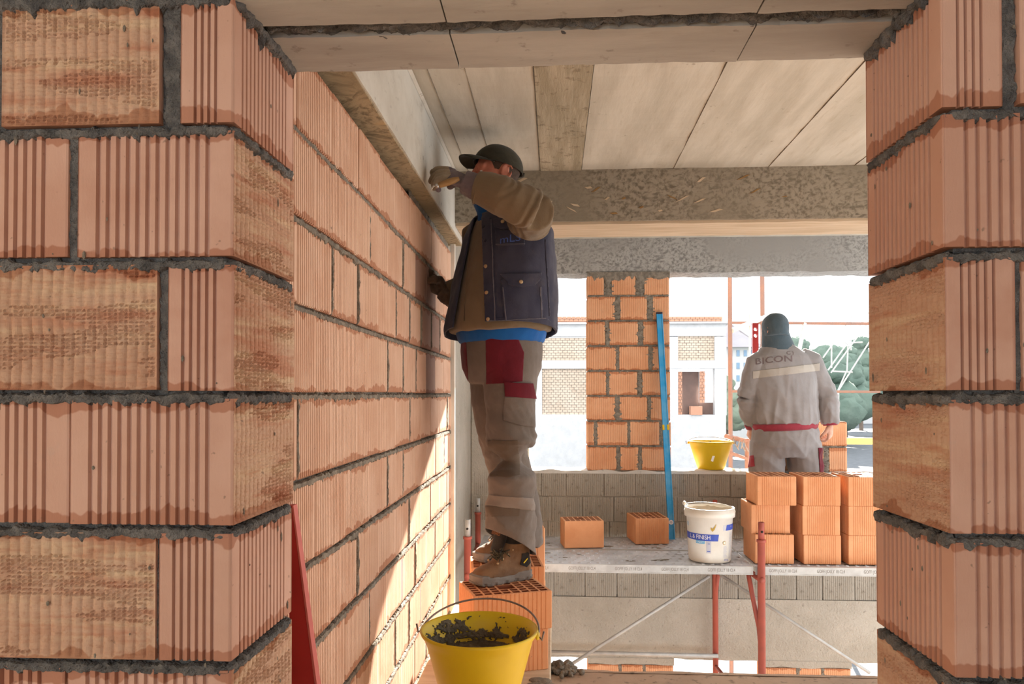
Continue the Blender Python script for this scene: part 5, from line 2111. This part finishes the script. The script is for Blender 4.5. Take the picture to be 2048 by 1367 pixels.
tpart('shin_panel', [(972, 1011), (1040, 1016), (1038, 1031), (972, 1032)], 'trouser_dark', .003, .0012)

# boots
hN, tN = ground_pt(1062, 1153, ZS), ground_pt(936, 1172, ZS)
boot(A, hN + (tN - hN).normalized() * .0, tN, ZS, sub=None, tongue_text='DEFRO')
tF = ground_pt(948, 1124, ZS)
hF = tF + V((.80, .55, 0)).normalized() * .305
boot(A, hF, tF, ZS, detail=True)

# gloves
b = nbm()
mL = hand_matrix(WL + (WL - EL).normalized() * .012, dp(893, 350, 2.965) - WL, (-.15, -.62, .77))
hand(b, mL, (.30, .45, .62, .75), -1, (.25, .75), 1.12, .0035)
limb(b, [WL + (EL - WL).normalized() * .03, WL, WL + (WL - EL).normalized() * .05], [.052, .052, .046], 18)
b = fuse(b, .0036, 3)
push(b, lambda c: .0015 * folds(c, 45) + .001 * noise.noise(c * 60))
gsrc = b.copy()
gl = A.add('glove', b, 'glove', label='mauve work glove with dipped fingertips')
A.add('dipped_fingers', patch(gsrc, [(840, 330), (897, 333), (903, 352), (886, 366), (868, 385), (840, 385)], .0008, .0008, facing=False), 'glove_tip', True, gl)
b = nbm()
mR = hand_matrix(WR + V((-.012, 0, .012)), V((-.72, -.20, .52)), V((-.55, .25, .80)))
hand(b, mR, (.72, .70, .66, .62), 1, (.15, .8), 1.12, .0045)
limb(b, [WR + V((.05, .01, -.03)), WR, WR + V((-.02, 0, .016))], [.048, .046, .040], 18)
b = fuse(b, .0036, 3)
push(b, lambda c: .0018 * folds(c, 45) + .001 * noise.noise(c * 60))
A.add('glove', b, 'glove_dark', label='dark brown stained work glove on the wall')

# pointing tool in his left hand
tip = dp(864, 375, 2.90)
rear = dp(918, 357, 2.915)
tl2 = thing('pointing_trowel', 'small wooden handled pointing trowel in the raised gloved hand', 'trowel', rear)
inv = tl2.matrix_basis.inverted()
b = nbm()
dd = (tip - rear)
limb(b, [rear, rear + dd * .2, rear + dd * .45, rear + dd * .70, rear + dd * .78], [.008, .0125, .0135, .0115, .009], 16)
o = obj('handle', b, 'wood', tl2, True); o.matrix_parent_inverse = inv
b = nbm()
limb(b, [rear + dd * .77, rear + dd * .86], [.0098, .0088], 14)
o = obj('ferrule', b, 'steel', tl2, True); o.matrix_parent_inverse = inv
b = nbm()
limb(b, [rear + dd * .85, rear + dd * .95 + V((0, 0, .004)), tip + V((-.004, 0, -.014))], [.0035, .0035, .0015], 8)
o = obj('tang', b, 'steel', tl2, True); o.matrix_parent_inverse = inv

# ------------------------------------------------------------------ the man in the knitted hat
Z2 = 5.70
f2 = dp(1572, 1070, Z2)
B = Person('man in grey work jacket and knitted hat seen from behind at the opening', (f2.x, f2.y, ZT))
s2, r2 = V((1, .08, 0)).normalized(), V((-.08, 1, 0)).normalized()
H2 = hand_matrix(dp(1550, 663, Z2 - .02), (-.28, .95, -.10), (0, .1, 1))
tv2 = [(686, 1556, .085, .085), (698, 1560, .15, .115), (712, 1564, .205, .135), (735, 1567, .235, .15), (770, 1569, .240, .165), (810, 1570, .240, .172), (836, 1570, .245, .175), (849, 1570, .228, .165)]
def torso2(bm, grow=0):
    limb(bm, [dp(cx, py, Z2) for py, cx, a, c in tv2], [(a + grow, c + grow) for py, cx, a, c in tv2], 32, axes=(s2, r2))
S2L, E2L, W2L = dp(1514, 728, Z2), dp(1494, 795, Z2 + .03), dp(1504, 850, Z2 + .09)
S2R, E2R, W2R = dp(1620, 724, Z2), dp(1655, 790, Z2), dp(1660, 845, Z2 - .02)
def arms2(bm, k=1.0, e=0.0):
    limb(bm, [dp(1535, 718, Z2), S2L, (S2L + E2L) / 2, E2L], [.085 * k, .088 * k, .078 * k, .070 * k], 18)
    limb(bm, [E2L, (E2L + W2L) / 2, W2L], [.072 * k, .068 * k, .050 * k], 18)
    limb(bm, [dp(1600, 716, Z2), S2R, (S2R + E2R) / 2, E2R], [.085 * k, .088 * k, .078 * k, .072 * k], 18)
    limb(bm, [E2R, (E2R + W2R) / 2, W2R], [.073 * k, .074 * k, .056 * k], 18)
L2 = [[(1537, 885, .130), (1533, 935, .126), (1530, 990, .105), (1530, 1035, .090), (1530, 1066, .085)], [(1606, 885, .130), (1611, 935, .122), (1613, 990, .105), (1613, 1035, .090), (1613, 1066, .085)]]
def legs2(bm, k=1.0):
    limb(bm, [dp(1571, y, Z2) for y in (842, 865, 890, 912)], [(.228 * k, .155 * k), (.248 * k, .165 * k), (.255 * k, .17 * k), (.20 * k, .14 * k)], 28, axes=(s2, r2))
    for leg in L2:
        limb(bm, [dp(x, y, Z2) for x, y, r in leg], [r * k for x, y, r in leg], 18)
b = nbm()
head(b, H2)
limb(b, [dp(1556, 705, Z2), dp(1552, 672, Z2)], [.07, .06], 16)
torso2(b, -.035)
arms2(b, .6)
legs2(b, .72)
mL2 = hand_matrix(W2L, V((-.1, .35, -.9)), V((-.9, -.2, .1)))
hand(b, mL2, (.5, .6, .65, .7), 1, (.3, .6), 1.0)
mR2 = hand_matrix(W2R + V((0, 0, -.012)), V((.06, .25, -.95)), V((.75, -.6, .1)))
hand(b, mR2, (.75, .85, .9, .95), -1, (.5, .5), 1.05)
b = fuse(b, .0062, 3)
B.add('body', b, 'skin_pale')
# knitted hat and neck warmer
b = nbm()
ball(b, H2 @ V((-.004, 0, .048)), (.108, .094, .100), 40, 26, H2.to_3x3())
cut(b, H2 @ V((0, 0, -.045)), H2.to_3x3() @ V((-.25, 0, -1)))
b.free(); b = nbm()
ball(b, H2 @ V((-.004, 0, .045)), (.108, .096, .102), 40, 26, H2.to_3x3())
limb(b, [H2 @ V((-.006, 0, .05)), H2 @ V((-.016, 0, -.040))], [(.108, .096), (.101, .088)], 36, axes=(H2.to_3x3() @ V((1, 0, 0)), H2.to_3x3() @ V((0, 1, 0))))
b = fuse(b, .006, 8)
push(b, lambda c: .003 * noise.noise(c * 20))
B.add('knitted_hat', b, 'beanie')
b = nbm()
limb(b, [dp(1550, 660, Z2), dp(1552, 674, Z2), dp(1556, 690, Z2), dp(1560, 700, Z2)], [(.096, .094), (.102, .097), (.120, .103), (.138, .112)], 32, cap=False, axes=(s2, r2))
push(b, lambda c: .005 * folds(c, 14, (.5, .5, 1.6)))
b = thicken(b, .006)
B.add('neck_warmer', b, 'beanie')
b = nbm()
torso2(b)
arms2(b)
b = fuse(b, .0072, 5)
def jfold(c):
    low = max(0, min(1, (1.45 - c.z) / .35))
    s = .009 * folds(c + V((c.z * .6, 0, 0)), 6, (1.2, 1.2, .7), 5) + .009 * folds(c, 9, (1.9, 1.9, .35), 8) * low
    for e in (E2L, E2R):
        s += .007 * max(0, 1 - (c - e).length / .16) * sin((c.z + .4 * c.x) * 95 + 4 * noise.noise(c * 12))
    return s + .003 * noise.noise(c * 14)
push(b, jfold)
jsrc = b.copy()
jk = B.add('work_jacket', b, 'jacket')
B.add('reflective_band', patch(jsrc, [(1506, 742), (1639, 726), (1639, 741), (1506, 757)], .002, .0015), 'jacket_band', True, jk)
tj = bvh(jsrc)
on_surface(B, jk, tj, 'BICON', 1548, 719, .070, 'jacket_print', 1.25, .10, off=.003)
on_surface(B, jk, tj, 'C', 1577, 706, .04, 'jacket_print', 1.2, .2, off=.003)
on_surface(B, jk, tj, ')', 1586, 705, .04, 'jacket_print', 1.2, .2, off=.003)
b = nbm()
limb(b, [dp(1570, 845, Z2), dp(1570, 851, Z2), dp(1570, 858, Z2)], [(.236, .172), (.240, .176), (.232, .170)], 40, cap=False, axes=(s2, r2))
for v in b.verts:
    v.co.z += .05 * (v.co.x - dp(1570, 850, Z2).x)
    d = v.co - dp(1570, 850, Z2)
push(b, lambda c: .0025 * sin(atan2(c.y - f2.y, c.x - f2.x) * 70))
b = thicken(b, .007)
B.add('waistband', b, 'maroon2', True, jk)
for w_, e_ in ((W2L, E2L), (W2R, E2R)):
    b = nbm()
    d = (w_ - e_).normalized()
    limb(b, [w_ - d * .012, w_ + d * .020], [.052, .045], 24, cap=False)
    b = thicken(b, .005)
    B.add('cuff', b, 'maroon2', True, jk)
b = nbm()
legs2(b)
b = fuse(b, .0075, 4)
push(b, lambda c: .007 * folds(c + V((c.z * .4, 0, c.x * .6)), 7, (.8, .8, 1.3), 2) + .005 * folds(c, 11, (1.3, 1.3, .5), 6))
t2s = b.copy()
tr2 = B.add('trousers', b, 'jacket')
B.add('side_panel', patch(t2s, [(1494, 912), (1508, 910), (1510, 932), (1496, 934)], .003, .002), 'maroon2', True, tr2)
B.add('side_panel', patch(t2s, [(1636, 895), (1650, 895), (1650, 960), (1640, 960)], .003, .002), 'maroon', True, tr2)
for (x, y, r) in (L2[0][-1], L2[1][-1]):
    c = dp(x, y, Z2)
    h_ = V((c.x, c.y - .10, 0))
    boot(B, h_, h_ + V((0, .3, 0)), ZT, detail=False)
